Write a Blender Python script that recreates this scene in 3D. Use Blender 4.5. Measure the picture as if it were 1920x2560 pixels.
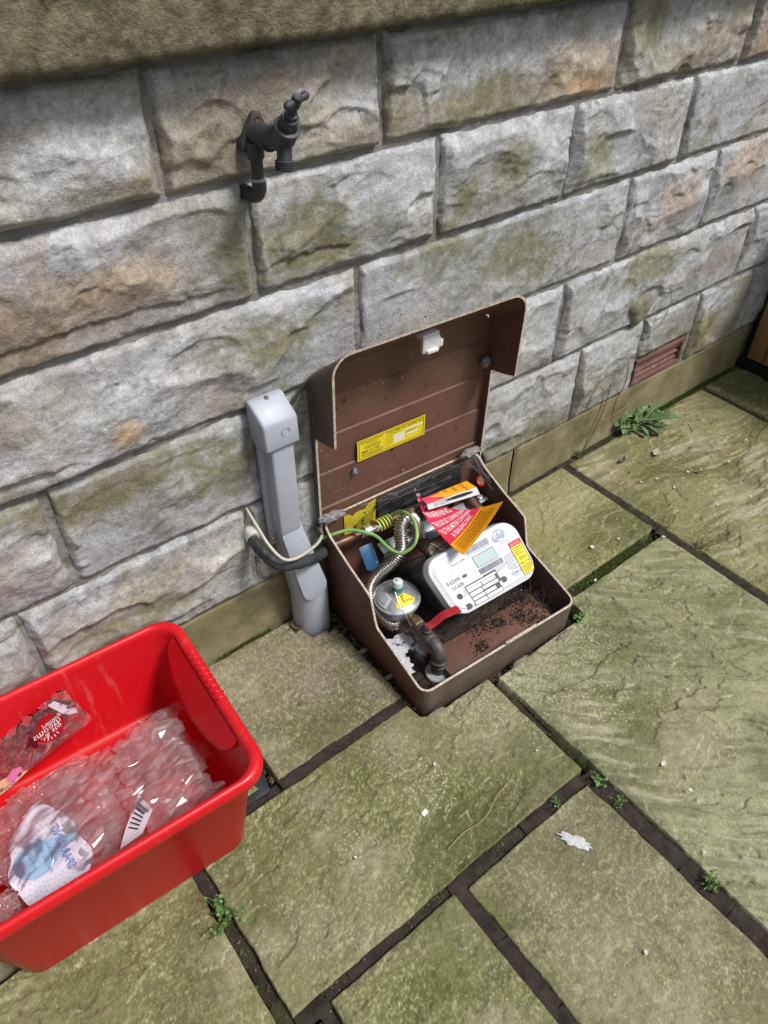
import bpy, bmesh, math, random
import numpy as np
from mathutils import Vector, Matrix

for o in list(bpy.data.objects):
    bpy.data.objects.remove(o)
S = bpy.context.scene
COL = S.collection
R = math.radians

# ------------------------------------------------------------------ camera, sky, sun, exposure
cam_d = bpy.data.cameras.new('Camera'); cam = bpy.data.objects.new('Camera', cam_d); COL.objects.link(cam)
YAW, PIT, ROL, FPX = R(38.3147), R(42.3788), R(0.3591), 1851.37
fw = Vector((math.sin(YAW)*math.cos(PIT), math.cos(YAW)*math.cos(PIT), -math.sin(PIT)))
rt = Vector((math.cos(YAW), -math.sin(YAW), 0)); up = rt.cross(fw)
rt2 = math.cos(ROL)*rt + math.sin(ROL)*up; up2 = -math.sin(ROL)*rt + math.cos(ROL)*up
mw = Matrix((rt2, up2, -fw)).transposed().to_4x4(); mw.translation = (0, -1.11975, 1.5)
cam.matrix_world = mw
cam_d.sensor_fit = 'HORIZONTAL'; cam_d.sensor_width = 36; cam_d.lens = 36*FPX/1920
cam_d.clip_start = 0.02; cam_d.clip_end = 200
S.camera = cam

SUN_EL, SUN_AZ = R(55), R(150)      # azimuth clockwise from +Y (wall normal side is -Y)
world = bpy.data.worlds.new('World'); S.world = world; world.use_nodes = True
wn = world.node_tree.nodes; wl = world.node_tree.links
bg = wn['Background']
sky = wn.new('ShaderNodeTexSky'); sky.sky_type = 'NISHITA'; sky.sun_disc = False
sky.sun_elevation = SUN_EL; sky.sun_rotation = SUN_AZ
sky.air_density = 1.0; sky.dust_density = 4.0; sky.ozone_density = 1.0
hs = wn.new('ShaderNodeHueSaturation'); hs.inputs['Saturation'].default_value = 0.8
wl.new(sky.outputs[0], hs.inputs['Color']); wl.new(hs.outputs[0], bg.inputs['Color'])
bg.inputs['Strength'].default_value = 0.05
sun_d = bpy.data.lights.new('Sun', 'SUN'); sun = bpy.data.objects.new('Sun', sun_d); COL.objects.link(sun)
sun_d.energy = 1.5; sun_d.angle = R(13); sun_d.color = (1.0, 0.975, 0.94)
sdir = Vector((math.sin(SUN_AZ)*math.cos(SUN_EL), math.cos(SUN_AZ)*math.cos(SUN_EL), math.sin(SUN_EL)))
sun.rotation_euler = sdir.to_track_quat('Z', 'Y').to_euler()
sun.location = (2, -4, 6)
S.view_settings.view_transform = 'Standard'; S.view_settings.look = 'None'
S.view_settings.gamma = 1; S.view_settings.exposure = 1.06

# ------------------------------------------------------------------ noise
_rng = np.random.RandomState(7)
_perm = np.concatenate([_rng.permutation(256)]*3)
_gr = _rng.uniform(0, 2*np.pi, 256); _gx, _gy = np.cos(_gr), np.sin(_gr)
def perlin(x, y):
    x = np.asarray(x, float); y = np.asarray(y, float)
    xi = np.floor(x).astype(int); yi = np.floor(y).astype(int)
    xf = x-xi; yf = y-yi; xi &= 255; yi &= 255
    def g(ix, iy, dx, dy):
        h = _perm[_perm[ix & 255]+(iy & 255)]
        return _gx[h]*dx+_gy[h]*dy
    u = xf*xf*xf*(xf*(xf*6-15)+10); v = yf*yf*yf*(yf*(yf*6-15)+10)
    a = g(xi, yi, xf, yf); b = g(xi+1, yi, xf-1, yf); c = g(xi, yi+1, xf, yf-1); d = g(xi+1, yi+1, xf-1, yf-1)
    return ((a+(b-a)*u)*(1-v)+(c+(d-c)*u)*v)*1.5
def fbm(x, y, o=4, lac=2.03, gain=.5):
    s = 0; a = 1; t = 0
    for i in range(o):
        s = s+a*perlin(x+17.3*i, y-9.1*i); t += a; a *= gain; x = x*lac; y = y*lac
    return s/t
def ss(a, b, x):
    t = np.clip((x-a)/(b-a), 0, 1); return t*t*(3-2*t)

# ------------------------------------------------------------------ object helpers
def tag(o, label=None, cat=None, group=None, kind=None):
    if label: o['label'] = label
    if cat: o['category'] = cat
    if group: o['group'] = group
    if kind: o['kind'] = kind
    return o
def thing(name, loc, label, cat, group=None):
    o = bpy.data.objects.new(name, None); COL.objects.link(o); o.location = loc
    o.empty_display_size = .05
    return tag(o, label, cat, group)
def attach(o, parent):
    if parent is not None:
        o.parent = parent
        if parent.parent is None:
            o.matrix_parent_inverse = Matrix.Translation(-Vector(parent.location))
    return o
def finish(name, me, mat, parent=None, origin=True, angle=35, smooth=True):
    o = bpy.data.objects.new(name, me); COL.objects.link(o)
    if mat is not None: me.materials.append(mat)
    if smooth:
        me.polygons.foreach_set('use_smooth', np.ones(len(me.polygons), bool))
        if angle < 180: me.set_sharp_from_angle(angle=R(angle))
    else: me.shade_flat()
    if parent is not None: attach(o, parent)
    elif origin and len(me.vertices):
        co = np.empty(len(me.vertices)*3, np.float32); me.vertices.foreach_get('co', co); co = co.reshape(-1, 3)
        c = np.array([(co[:, 0].min()+co[:, 0].max())/2, (co[:, 1].min()+co[:, 1].max())/2, co[:, 2].min()])
        me.vertices.foreach_set('co', (co-c).astype(np.float32).ravel()); o.location = c
    me.update()
    return o
def grid_mesh(name, P, attrs=None, wrap=False):
    """P (n,m,3) array -> quad mesh"""
    n, m = P.shape[:2]
    idx = np.arange(n*m).reshape(n, m)
    if wrap: idx = np.concatenate([idx, idx[:, :1]], 1)
    q = np.stack([idx[:-1, :-1], idx[:-1, 1:], idx[1:, 1:], idx[1:, :-1]], -1).reshape(-1, 4)
    return raw_mesh(name, P.reshape(-1, 3), q, attrs)
def raw_mesh(name, V, Q, attrs=None):
    V = np.asarray(V, np.float32); Q = np.asarray(Q, np.int32); k = Q.shape[1]
    me = bpy.data.meshes.new(name)
    me.vertices.add(len(V)); me.vertices.foreach_set('co', V.ravel())
    me.loops.add(Q.size); me.loops.foreach_set('vertex_index', Q.ravel())
    me.polygons.add(len(Q)); me.polygons.foreach_set('loop_start', np.arange(0, Q.size, k, dtype=np.int32))
    try: me.polygons.foreach_set('loop_total', np.full(len(Q), k, np.int32))
    except Exception: pass
    for nm, ar in (attrs or {}).items():
        ar = np.asarray(ar, np.float32)
        if ar.ndim == 1 or ar.shape[-1] == 1 or ar.size == len(V):
            at = me.attributes.new(nm, 'FLOAT', 'POINT'); at.data.foreach_set('value', ar.ravel())
        else:
            at = me.attributes.new(nm, 'FLOAT_COLOR', 'POINT'); at.data.foreach_set('color', ar.reshape(-1, 4).ravel())
    me.update(calc_edges=True); me.validate()
    return me

class MB:
    def __init__(s): s.v = []; s.f = []
    def add(s, vs, fs):
        b = len(s.v); s.v += [tuple(map(float, p)) for p in vs]; s.f += [tuple(b+i for i in f) for f in fs]; return s
    def box(s, c, size, M=None):
        x, y, z = [t/2 for t in size]; c = Vector(c)
        vs = [Vector((i*x, j*y, k*z)) for i in (-1, 1) for j in (-1, 1) for k in (-1, 1)]
        vs = [((M @ p) if M else p)+c for p in vs]
        return s.add(vs, [(0, 1, 3, 2), (4, 6, 7, 5), (0, 4, 5, 1), (2, 3, 7, 6), (0, 2, 6, 4), (1, 5, 7, 3)])
    def tube(s, pts, r, n=12, caps=True, loop=False):
        pts = [Vector(p) for p in pts]; N = len(pts)
        rs = r if hasattr(r, '__len__') else [r]*N
        vs = []; fs = []; prev = None
        for i in range(N):
            a = pts[max(i-1, 0)]; b = pts[min(i+1, N-1)]
            t = (b-a).normalized()
            if prev is None:
                ref = Vector((0, 0, 1)) if abs(t.z) < .9 else Vector((1, 0, 0))
                u = t.cross(ref).normalized()
            else:
                u = (prev-t*prev.dot(t)).normalized()
            w = t.cross(u); prev = u
            for k in range(n):
                an = 2*math.pi*k/n
                vs.append(pts[i]+(u*math.cos(an)+w*math.sin(an))*rs[i])
        for i in range(N-1):
            for k in range(n):
                fs.append((i*n+k, i*n+(k+1) % n, (i+1)*n+(k+1) % n, (i+1)*n+k))
        if caps:
            fs.append(tuple(range(n))[::-1]); fs.append(tuple((N-1)*n+k for k in range(n)))
        return s.add(vs, fs)
    def lathe(s, prof, c=(0, 0, 0), axis=(0, 0, 1), n=32, caps=True, ref=None):
        c = Vector(c); w = Vector(axis).normalized()
        rf = Vector(ref) if ref else (Vector((1, 0, 0)) if abs(w.x) < .9 else Vector((0, 1, 0)))
        u = (rf-w*rf.dot(w)).normalized(); v = w.cross(u)
        vs = []; fs = []
        for r, h in prof:
            for k in range(n):
                an = 2*math.pi*k/n
                vs.append(c+w*h+(u*math.cos(an)+v*math.sin(an))*r)
        for i in range(len(prof)-1):
            for k in range(n):
                fs.append((i*n+k, i*n+(k+1) % n, (i+1)*n+(k+1) % n, (i+1)*n+k))
        if caps:
            fs.append(tuple(range(n))[::-1]); fs.append(tuple((len(prof)-1)*n+k for k in range(n)))
        return s.add(vs, fs)
    def prism(s, poly, O, U, V, depth, W=None):
        O = Vector(O); U = Vector(U); V = Vector(V); W = Vector(W) if W else U.cross(V).normalized()
        n = len(poly)
        vs = [O+U*p[0]+V*p[1] for p in poly]+[O+U*p[0]+V*p[1]+W*depth for p in poly]
        fs = [tuple(range(n))[::-1], tuple(range(n, 2*n))]+[(i, (i+1) % n, n+(i+1) % n, n+i) for i in range(n)]
        return s.add(vs, fs)
    def loops(s, L, cap0=True, cap1=True):
        n = len(L[0]); vs = [p for l in L for p in l]; fs = []
        for i in range(len(L)-1):
            for k in range(n):
                fs.append((i*n+k, i*n+(k+1) % n, (i+1)*n+(k+1) % n, (i+1)*n+k))
        if cap0: fs.append(tuple(range(n))[::-1])
        if cap1: fs.append(tuple((len(L)-1)*n+k for k in range(n)))
        return s.add(vs, fs)
    def mesh(s, name='m', bevel=0, segs=2):
        me = bpy.data.meshes.new(name); me.from_pydata(s.v, [], s.f); me.update()
        bm = bmesh.new(); bm.from_mesh(me)
        bmesh.ops.recalc_face_normals(bm, faces=bm.faces)
        if bevel:
            es = [e for e in bm.edges if len(e.link_faces) == 2 and e.calc_face_angle(0) > R(35)]
            bmesh.ops.bevel(bm, geom=es, offset=bevel, segments=segs, affect='EDGES', profile=.5, clamp_overlap=True)
        bm.to_mesh(me); bm.free(); me.update()
        return me
    def build(s, name, mat, parent=None, bevel=0, segs=2, angle=35, smooth=True):
        return finish(name, s.mesh(name, bevel, segs), mat, parent, angle=angle, smooth=smooth)

def smooth_path(pts, per=6):
    P = [np.array(p, float) for p in pts]; out = []
    Q = [2*P[0]-P[1]]+P+[2*P[-1]-P[-2]]
    for i in range(1, len(Q)-2):
        for j in range(per):
            t = j/per
            out.append(.5*((2*Q[i])+(-Q[i-1]+Q[i+1])*t+(2*Q[i-1]-5*Q[i]+4*Q[i+1]-Q[i+2])*t*t+(-Q[i-1]+3*Q[i]-3*Q[i+1]+Q[i+2])*t**3))
    out.append(P[-1]); return out
def rrect(hx, hy, r, n=8):
    """rounded rectangle loop, CCW"""
    pts = []
    for cx, cy, a0 in ((hx-r, hy-r, 0), (-hx+r, hy-r, 90), (-hx+r, -hy+r, 180), (hx-r, -hy+r, 270)):
        for k in range(n+1):
            a = R(a0+90*k/n); pts.append((cx+r*math.cos(a), cy+r*math.sin(a)))
    return pts

# ------------------------------------------------------------------ materials
def nt(name):
    m = bpy.data.materials.new(name); m.use_nodes = True
    t = m.node_tree; return m, t, t.nodes['Principled BSDF']
def nd(t, typ, **kw):
    n = t.nodes.new(typ)
    for k, v in kw.items():
        if k in n.inputs.keys(): n.inputs[k].default_value = v
        else: setattr(n, k, v)
    return n
def noise(t, co, scale, detail=6, rough=.6, stretch=None):
    if stretch:
        mp = nd(t, 'ShaderNodeMapping'); mp.inputs['Scale'].default_value = stretch
        t.links.new(co, mp.inputs['Vector']); co = mp.outputs[0]
    n = nd(t, 'ShaderNodeTexNoise'); n.inputs['Scale'].default_value = scale
    n.inputs['Detail'].default_value = detail; n.inputs['Roughness'].default_value = rough
    t.links.new(co, n.inputs['Vector']); return n.outputs['Fac']
def ramp(t, fac, stops):
    r = nd(t, 'ShaderNodeValToRGB'); e = r.color_ramp.elements
    while len(e) < len(stops): e.new(.5)
    for i, (p, c) in enumerate(stops):
        e[i].position = p
        e[i].color = (c, c, c, 1) if not hasattr(c, '__len__') else (*c[:3], 1)
    t.links.new(fac, r.inputs['Fac']); return r.outputs['Color']
def mix(t, fac, a, b, typ='MIX'):
    n = nd(t, 'ShaderNodeMix', data_type='RGBA', blend_type=typ)
    for s, v in ((n.inputs[0], fac), (n.inputs[6], a), (n.inputs[7], b)):
        if hasattr(v, 'is_output') or isinstance(v, bpy.types.NodeSocket): t.links.new(v, s)
        elif hasattr(v, '__len__'): s.default_value = (*v[:3], 1)
        else: s.default_value = v
    return n.outputs[2]
def math_(t, op, a, b=0.0):
    n = nd(t, 'ShaderNodeMath', operation=op)
    for s, v in ((n.inputs[0], a), (n.inputs[1], b)):
        if isinstance(v, bpy.types.NodeSocket): t.links.new(v, s)
        else: s.default_value = v
    return n.outputs[0]
def bump(t, bsdf, h, dist, strength=1.0, prev=None):
    b = nd(t, 'ShaderNodeBump'); b.inputs['Distance'].default_value = dist; b.inputs['Strength'].default_value = strength
    t.links.new(h, b.inputs['Height'])
    if prev is not None: t.links.new(prev, b.inputs['Normal'])
    t.links.new(b.outputs[0], bsdf.inputs['Normal']); return b.outputs[0]
def coords(t): return nd(t, 'ShaderNodeTexCoord').outputs['Object']

def simple(name, c1, c2=None, scale=30, rough=.5, metal=0.0, bmp=0.0, bscale=150, lo=.35, hi=.65, dirt=None, dscale=60, dlo=.6, dhi=.75, spec=.5, rvar=.1, stretch=None, coat=0, sss=0):
    """colour varying between c1 and c2, optional dirt flecks, roughness variation and fine relief"""
    m, t, b = nt(name); co = coords(t)
    c2 = c2 or tuple(x*.8 for x in c1)
    col = mix(t, ramp(t, noise(t, co, scale, 6, .65, stretch), [(lo, 0), (hi, 1)]), c1, c2)
    if dirt: col = mix(t, ramp(t, noise(t, co, dscale, 8, .7), [(dlo, 0), (dhi, 1)]), col, dirt)
    t.links.new(col, b.inputs['Base Color'])
    rr = ramp(t, noise(t, co, scale*2.3, 5), [(.3, max(rough-rvar, .02)), (.7, min(rough+rvar, 1))])
    t.links.new(rr, b.inputs['Roughness'])
    b.inputs['Metallic'].default_value = metal; b.inputs['Specular IOR Level'].default_value = spec
    b.inputs['Coat Weight'].default_value = coat
    if bmp: bump(t, b, noise(t, co, bscale, 6, .7, stretch), bmp)
    return m
def srgb(r, g, b):
    f = lambda c: (c/255/12.92) if c/255 <= .04045 else ((c/255+.055)/1.055)**2.4
    return (f(r), f(g), f(b))
def flat(name, c, rough=.5, metal=0.0, spec=.5):
    m, t, b = nt(name); b.inputs['Base Color'].default_value = (*c, 1); b.inputs['Roughness'].default_value = rough
    b.inputs['Metallic'].default_value = metal; b.inputs['Specular IOR Level'].default_value = spec
    return m

def painted_rock(name, fscale, fb, mscale, mb_, rough, flo=.6, fhi=1.35):
    """colour comes from a mineral / algae map, on stones with painted sky light (attribute tint); nodes add grain and fine relief"""
    m, t, b = nt(name); co = coords(t)
    tint = nd(t, 'ShaderNodeAttribute', attribute_name='tint').outputs['Color']
    fi = noise(t, co, fscale, 3, .75); md = noise(t, co, mscale, 4, .7)
    c = mix(t, 1.0, tint, ramp(t, fi, [(.28, flo), (.5, 1.0), (.72, fhi)]), 'MULTIPLY')
    c = mix(t, 1.0, c, ramp(t, md, [(.3, .82), (.5, 1.0), (.7, 1.14)]), 'MULTIPLY')
    t.links.new(c, b.inputs['Base Color']); b.inputs['Roughness'].default_value = rough; b.inputs['Specular IOR Level'].default_value = .25
    h = math_(t, 'ADD', math_(t, 'MULTIPLY', md, mb_), math_(t, 'MULTIPLY', fi, fb))
    bump(t, b, h, 1.0, 1.0)
    return m
def slab_mat():
    m = painted_rock('riven_paving', 260, .0013, 60, .003, .74, .74, 1.26)
    t = m.node_tree; b = t.nodes['Principled BSDF']; co = coords(t)
    lich = nd(t, 'ShaderNodeAttribute', attribute_name='lich').outputs['Fac']
    wp = nd(t, 'ShaderNodeTexNoise'); wp.inputs['Scale'].default_value = 40; wp.inputs['Detail'].default_value = 2; t.links.new(co, wp.inputs['Vector'])
    va = nd(t, 'ShaderNodeVectorMath', operation='MULTIPLY_ADD'); t.links.new(wp.outputs['Color'], va.inputs[0]); va.inputs[1].default_value = (.012, .012, .012); t.links.new(co, va.inputs[2])
    vo = nd(t, 'ShaderNodeTexVoronoi'); vo.inputs['Scale'].default_value = 170; t.links.new(va.outputs[0], vo.inputs['Vector'])
    sp = ramp(t, vo.outputs['Distance'], [(.25, 1), (.5, 0)])
    sx = nd(t, 'ShaderNodeSeparateColor'); t.links.new(vo.outputs['Color'], sx.inputs[0])
    keep = ramp(t, math_(t, 'ADD', sx.outputs[0], math_(t, 'MULTIPLY', lich, .62)), [(.96, 0), (1.0, 1)])
    old = b.inputs['Base Color'].links[0].from_socket
    c = mix(t, math_(t, 'MULTIPLY', math_(t, 'MULTIPLY', sp, keep), .7), old, (.5, .49, .36))
    t.links.new(c, b.inputs['Base Color'])
    return m
def plastic_film(name, tint=(1, .97, .98), white=.18, rough=.08, wcol=(.9, .88, .9)):
    m, t, b = nt(name)
    out = t.nodes['Material Output']
    tr = nd(t, 'ShaderNodeBsdfTransparent'); tr.inputs['Color'].default_value = (*tint, 1)
    b.inputs['Base Color'].default_value = (*wcol, 1); b.inputs['Roughness'].default_value = .5
    gl = nd(t, 'ShaderNodeBsdfGlossy'); gl.inputs['Roughness'].default_value = rough; gl.inputs['Color'].default_value = (1, 1, 1, 1)
    lw = nd(t, 'ShaderNodeLayerWeight'); lw.inputs['Blend'].default_value = .36
    m1 = nd(t, 'ShaderNodeMixShader'); m1.inputs[0].default_value = white
    t.links.new(tr.outputs[0], m1.inputs[1]); t.links.new(b.outputs[0], m1.inputs[2])
    m2 = nd(t, 'ShaderNodeMixShader'); t.links.new(lw.outputs['Fresnel'], m2.inputs[0])
    t.links.new(m1.outputs[0], m2.inputs[1]); t.links.new(gl.outputs[0], m2.inputs[2])
    t.links.new(m2.outputs[0], out.inputs['Surface'])
    return m

def text(name, body, size, M, mat, parent, align='LEFT', mapf=None, sx=1.0, shear=0, bold=0.0, fitw=0):
    cu = bpy.data.curves.new(name, 'FONT'); cu.body = body; cu.size = size; cu.align_x = align
    cu.resolution_u = 2; cu.shear = shear; cu.offset = bold
    ob = bpy.data.objects.new(name, cu); COL.objects.link(ob)
    dg = bpy.context.evaluated_depsgraph_get()
    me = bpy.data.meshes.new_from_object(ob.evaluated_get(dg)); bpy.data.objects.remove(ob); bpy.data.curves.remove(cu)
    if fitw:
        xs_ = [v.co.x for v in me.vertices]; sx = fitw/max(max(xs_)-min(xs_), 1e-6)
    for v in me.vertices:
        p = Vector((v.co.x*sx, v.co.y, 0))
        v.co = mapf(p.x, p.y) if mapf else M @ p
    me.materials.clear()
    return finish(name, me, mat, parent, smooth=False)
# ================================================================== THE WALL
M_STONE = painted_rock('sandstone', 240, .0012, 70, .0028, .92, .72, 1.28)
M_MORTAR = simple('grey_mortar', (.36, .345, .33), (.21, .20, .19), 16, .95, bmp=.006, bscale=90, spec=.15, dirt=(.10, .10, .07), dscale=9, dlo=.52, dhi=.66)
wall = thing('stone_wall', (1.2, .02, 0), 'rock-faced grey sandstone block wall behind the gas meter box', 'wall')

# stain patches (x, z, rx, rz, rgb, strength): iron staining, pale and dark patches, algae seen on particular stones
STAINS = [
 (.12, .97, .22, .09, (.29, .205, .13), .75), (.36, .98, .12, .06, (.36, .265, .17), .7), (.30, .93, .20, .08, (.26, .20, .15), .5),
 (.10, .91, .14, .05, (.20, .145, .10), .6), (1.43, 1.12, .10, .035, (.42, .27, .15), .8), (1.40, 1.16, .16, .05, (.5, .40, .28), .5),
 (1.15, 1.21, .28, .06, (.55, .56, .62), .7), (.34, 1.19, .14, .08, (.55, .57, .62), .65), (.2, 1.12, .2, .05, (.48, .48, .48), .5),
 (.76, 1.21, .1, .06, (.46, .43, .4), .5), (.36, .78, .14, .06, (.55, .55, .57), .6), (.15, .74, .10, .05, (.54, .54, .57), .5),
 (.70, .80, .08, .07, (.56, .57, .59), .6), (.80, .82, .04, .06, (.36, .29, .2), .6), (.20, .66, .12, .04, (.5, .5, .55), .5),
 (.30, .715, .04, .03, (.42, .27, .15), .75), (1.35, .96, .1, .06, (.5, .52, .56), .5), (.95, 1.0, .06, .07, (.52, .54, .58), .5),
 (1.9, .78, .12, .07, (.36, .25, .17), .6), (1.85, .80, .05, .04, (.55, .5, .46), .6), (2.12, 1.15, .08, .08, (.3, .17, .1), .9),
 (2.2, .83, .16, .07, (.42, .3, .2), .6), (1.62, 1.16, .07, .06, (.5, .52, .56), .6), (2.2, .52, .2, .06, (.27, .2, .17), .5),
 (.25, .33, .12, .05, (.44, .42, .32), .6), (.45, .33, .07, .05, (.55, .55, .5), .6), (.1, .28, .14, .03, (.25, .17, .14), .5),
 (0.0, .52, .12, .09, (.44, .38, .36), .5), (1.32, .6, .12, .1, (.47, .5, .5), .5),
]
ALGAE = [(.57, .98, .05, .10), (.59, .93, .04, .06), (.72, .98, .10, .06), (.35, .60, .25, .05), (.48, .55, .15, .08), (.62, .62, .06, .08), (.2, .25, .15, .05),
 (1.05, .85, .12, .06), (1.12, 1.13, .13, .05), (1.3, .77, .15, .08), (1.62, 1.19, .06, .06), (1.22, .98, .06, .05), (1.1, .95, .05, .06), (1.85, .60, .2, .05),
 (1.45, .2, .25, .06), (.7, .93, .15, .05), (2.2, .25, .2, .06), (.1, .64, .1, .05), (1.5, .96, .06, .06), (.62, .78, .12, .05)]
SCOOPS = {  # x, z, rx, rz, depth: large spall scars seen on particular stones
}
BIGSCOOP = [(.80, 1.165, .085, .050, .016), (.81, 1.135, .055, .03, .008), (.635, .955, .022, .05, .014), (1.58, .945, .10, .055, .016),
 (1.30, .735, .055, .03, .012), (1.20, .62, .09, .07, .010), (.93, .73, .10, .06, .012), (.20, .50, .05, .05, .020), (.14, .27, .12, .05, .022),
 (.38, .235, .10, .04, .020), (.33, .66, .2, .02, .006), (.05, .69, .16, .02, .01), (1.43, .34, .03, .06, .016), (1.30, .2, .10, .04, .016),
 (1.86, .48, .085, .06, .014), (.98, .955, .05, .03, .006), (1.05, 1.14, .04, .07, .014), (.95, 1.12, .035, .06, .012), (1.22, 1.13, .06, .03, .010), (2.3, .22, .05, .05, .012), (.3, .91, .25, .02, .008), (.7, .92, .10, .02, .008)]

def make_stone(x0, x1, z0, z1, seed, tone, step):
    rs = np.random.RandomState(seed)
    gap = .0034
    x0 += gap; x1 -= gap; z0 += gap; z1 -= gap
    w, h = x1-x0, z1-z0
    nx, nz = max(int(w/step), 6), max(int(h/step), 6)
    U, V = np.meshgrid(np.linspace(0, 1, nx+1), np.linspace(0, 1, nz+1))
    X = x0+U*w; Z = z0+V*h
    # wavering outline
    wob = .0075
    wx = wob*fbm(Z*14+seed, X*0+seed*1.7, 4); wz = wob*fbm(X*14+seed*3.1, Z*0+seed, 4)
    ex = np.minimum(U, 1-U)*2; ez = np.minimum(V, 1-V)*2
    X = X+wx*(1-ex)**2*1.6; Z = Z+wz*(1-ez)**2*1.6
    # corners a little rounded
    dx = np.minimum(X-x0, x1-X); dz = np.minimum(Z-z0, z1-Z)
    e = np.minimum(dx, dz)
    r = .02; qx = np.clip(r-dx, 0, None); qz = np.clip(r-dz, 0, None)
    e = np.where((dx < r) & (dz < r), r-np.hypot(qx, qz), e)
    e = e+.004*fbm(X*40+seed, Z*40, 3)
    so = seed*3.77
    jit = .0045*fbm(X*22+so, Z*26, 3)
    H0 = rs.uniform(.023, .033)
    sl = (rs.uniform(.7, 1.6), rs.uniform(.7, 1.6), rs.uniform(.9, 1.9), rs.uniform(.5, 1.0))   # left, right, bottom, top chamfer slopes
    hgt = np.minimum(np.minimum((X-x0+jit)*sl[0], (x1-X+jit)*sl[1]), np.minimum((Z-z0+jit)*sl[2], (z1-Z+jit)*sl[3]))+.003
    # a wandering ridge parts an upper face that looks at the sky from a lower one that falls back
    zr = z0+h*(rs.uniform(.30, .52)+.34*fbm(X*5.5+so, X*0+so, 3))
    face = H0+.010*fbm(X*4.5+so, Z*6, 3)+.006*fbm(X*13-so, Z*15, 2)
    face = np.minimum(face-(Z-zr)*rs.uniform(.05, .15), face+(Z-zr)*rs.uniform(.10, .20))
    for k in range(int(5+w*16)):      # flat cleavage facets
        cx, cz = rs.uniform(x0, x1), rs.uniform(z0, z1); Rf = rs.uniform(.05, .13)
        ax_, az_ = rs.normal(0, .20), rs.normal(-.04, .24)
        face = np.minimum(face, H0+rs.uniform(-.014, .008)+(X-cx)*ax_+(Z-cz)*az_+.020*(((X-cx)/Rf)**2+((Z-cz)/(Rf*.7))**2)+.0035*fbm(X*16+k*9+so, Z*20, 3))
    face = np.maximum(face, .007+.006*fbm(X*9+so, Z*11-so, 3))
    hgt = np.minimum(hgt, face)
    hgt = np.maximum(hgt, .0015+.15*hgt)
    margin = ss(0, .012, hgt)
    # conchoidal scars with one sharp lip
    sc = [(rs.uniform(x0, x1), rs.uniform(z0, z1), rs.uniform(.025, .09), rs.uniform(.018, .05), rs.uniform(.002, .007)) for k in range(int(4+w*9))]
    sc += [s for s in BIGSCOOP if x0 < s[0] < x1 and z0 < s[1] < z1]
    for (cx, cz, rx, rz, dp) in sc:
        px = X-cx+.012*fbm(X*20+cz*50, Z*20+so, 3); pz = Z-cz+.010*fbm(X*20-so, Z*20+cx*40, 3)
        d = np.hypot(px/rx, pz/rz); lip = np.clip(.35+.65*pz/rz, 0, 1)
        hgt = hgt-1.5*dp*lip*np.clip(1-d**8, 0, 1)*margin
    # bedding laminae and grain
    lam = perlin(X*5+so, Z*90+1.5*fbm(X*7, Z*9, 3)*6)
    lamk = ss(-.1, .45, fbm(X*4+so+9, Z*4, 2))
    rgh = .35+1.1*ss(-.25, .45, fbm(X*7+so, Z*8-so, 3))
    hgt = hgt+margin*(.0017*lam*lamk+rgh*(.0042*np.abs(fbm(X*17+so, Z*27, 4, gain=.5))+.0014*fbm(X*60, Z*80+so, 3)))
    # keep clear of the raised cover and of things screwed flat to the wall
    beh = ss(.60, .66, X)*ss(1.26, 1.20, X)*ss(.84, .78, Z)
    beh = np.maximum(beh, ss(.50, .53, X)*ss(.66, .64, X)*ss(.74, .70, Z)*.9)
    hmax = .012*beh+.06*(1-beh)
    hgt = np.where(beh > 0, np.minimum(hgt, hmax+.25*np.maximum(hgt-hmax, 0)*(1-beh)), hgt)
    hgt = np.maximum(hgt, .001+.2*hgt); hgt = np.maximum(hgt, .0115*ss(.003, .012, e)+.25*np.maximum(hgt, 0))
    Y = .019-hgt
    # skirts: push the outline back into the mortar
    Y[0, :] = Y[-1, :] = .04; Y[:, 0] = Y[:, -1] = .04
    # colour: mineral bands, iron, painted sky light, darker low patches and algae
    tint = np.ones(X.shape+(4,)); tint[..., :3] = tone
    big = fbm(X*5+so, Z*6, 4); md = fbm(X*26+so, Z*34, 4); st = fbm(X*9+so, Z*70+2*fbm(X*8, Z*8, 2), 4); sp = fbm(X*85, Z*95+so, 2)
    k = 1+.34*big+.26*md+.30*st*(.3+lamk)+.16*sp+.16*fbm(X*150, Z*190-so, 2)
    tint[..., :3] *= np.clip(k, .45, 1.6)[..., None]
    warm = ss(-.05, .35, fbm(X*4-so, Z*5+9, 3))[..., None]*.5
    tint[..., :3] *= (1-warm)+warm*np.array((1.07, .98, .84))
    toplight = (np.clip(ss(.0, .45, fbm(X*5+so*2, Z*7, 5, gain=.55)+.40*(V-.5))*.8, 0, 1))[..., None]  # pale blue skylight painted patchily into the colour, stronger toward each stone's top
    tint[..., :3] = tint[..., :3]*(1-toplight)+np.array((.60, .615, .66))*(.8+.4*md[..., None])*toplight
    lowdark = (ss(.10, .45, fbm(X*8-so, Z*13, 5, gain=.6)+.16*(.4-V))*.6)[..., None]  # dark brown patches, more of them toward the bottom of the stone
    tint[..., :3] = tint[..., :3]*(1-lowdark)+np.array((.115, .10, .085))*lowdark
    # pitted and flaked patches: hard-edged darker and paler scabs, bedding streaks
    pit = (ss(.16, .26, fbm(X*33+so, Z*48, 4, gain=.6))*ss(-.15, .3, fbm(X*5-so, Z*6, 2))*.55)[..., None]
    tint[..., :3] = tint[..., :3]*(1-pit)+np.array((.15, .14, .12))*pit
    flk = (ss(.14, .22, fbm(X*21-so, Z*30, 4, gain=.6))*ss(-.2, .25, fbm(X*4+so, Z*5+7, 2))*.5)[..., None]
    tint[..., :3] = tint[..., :3]*(1-flk)+np.array((.50, .495, .48))*flk
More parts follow.
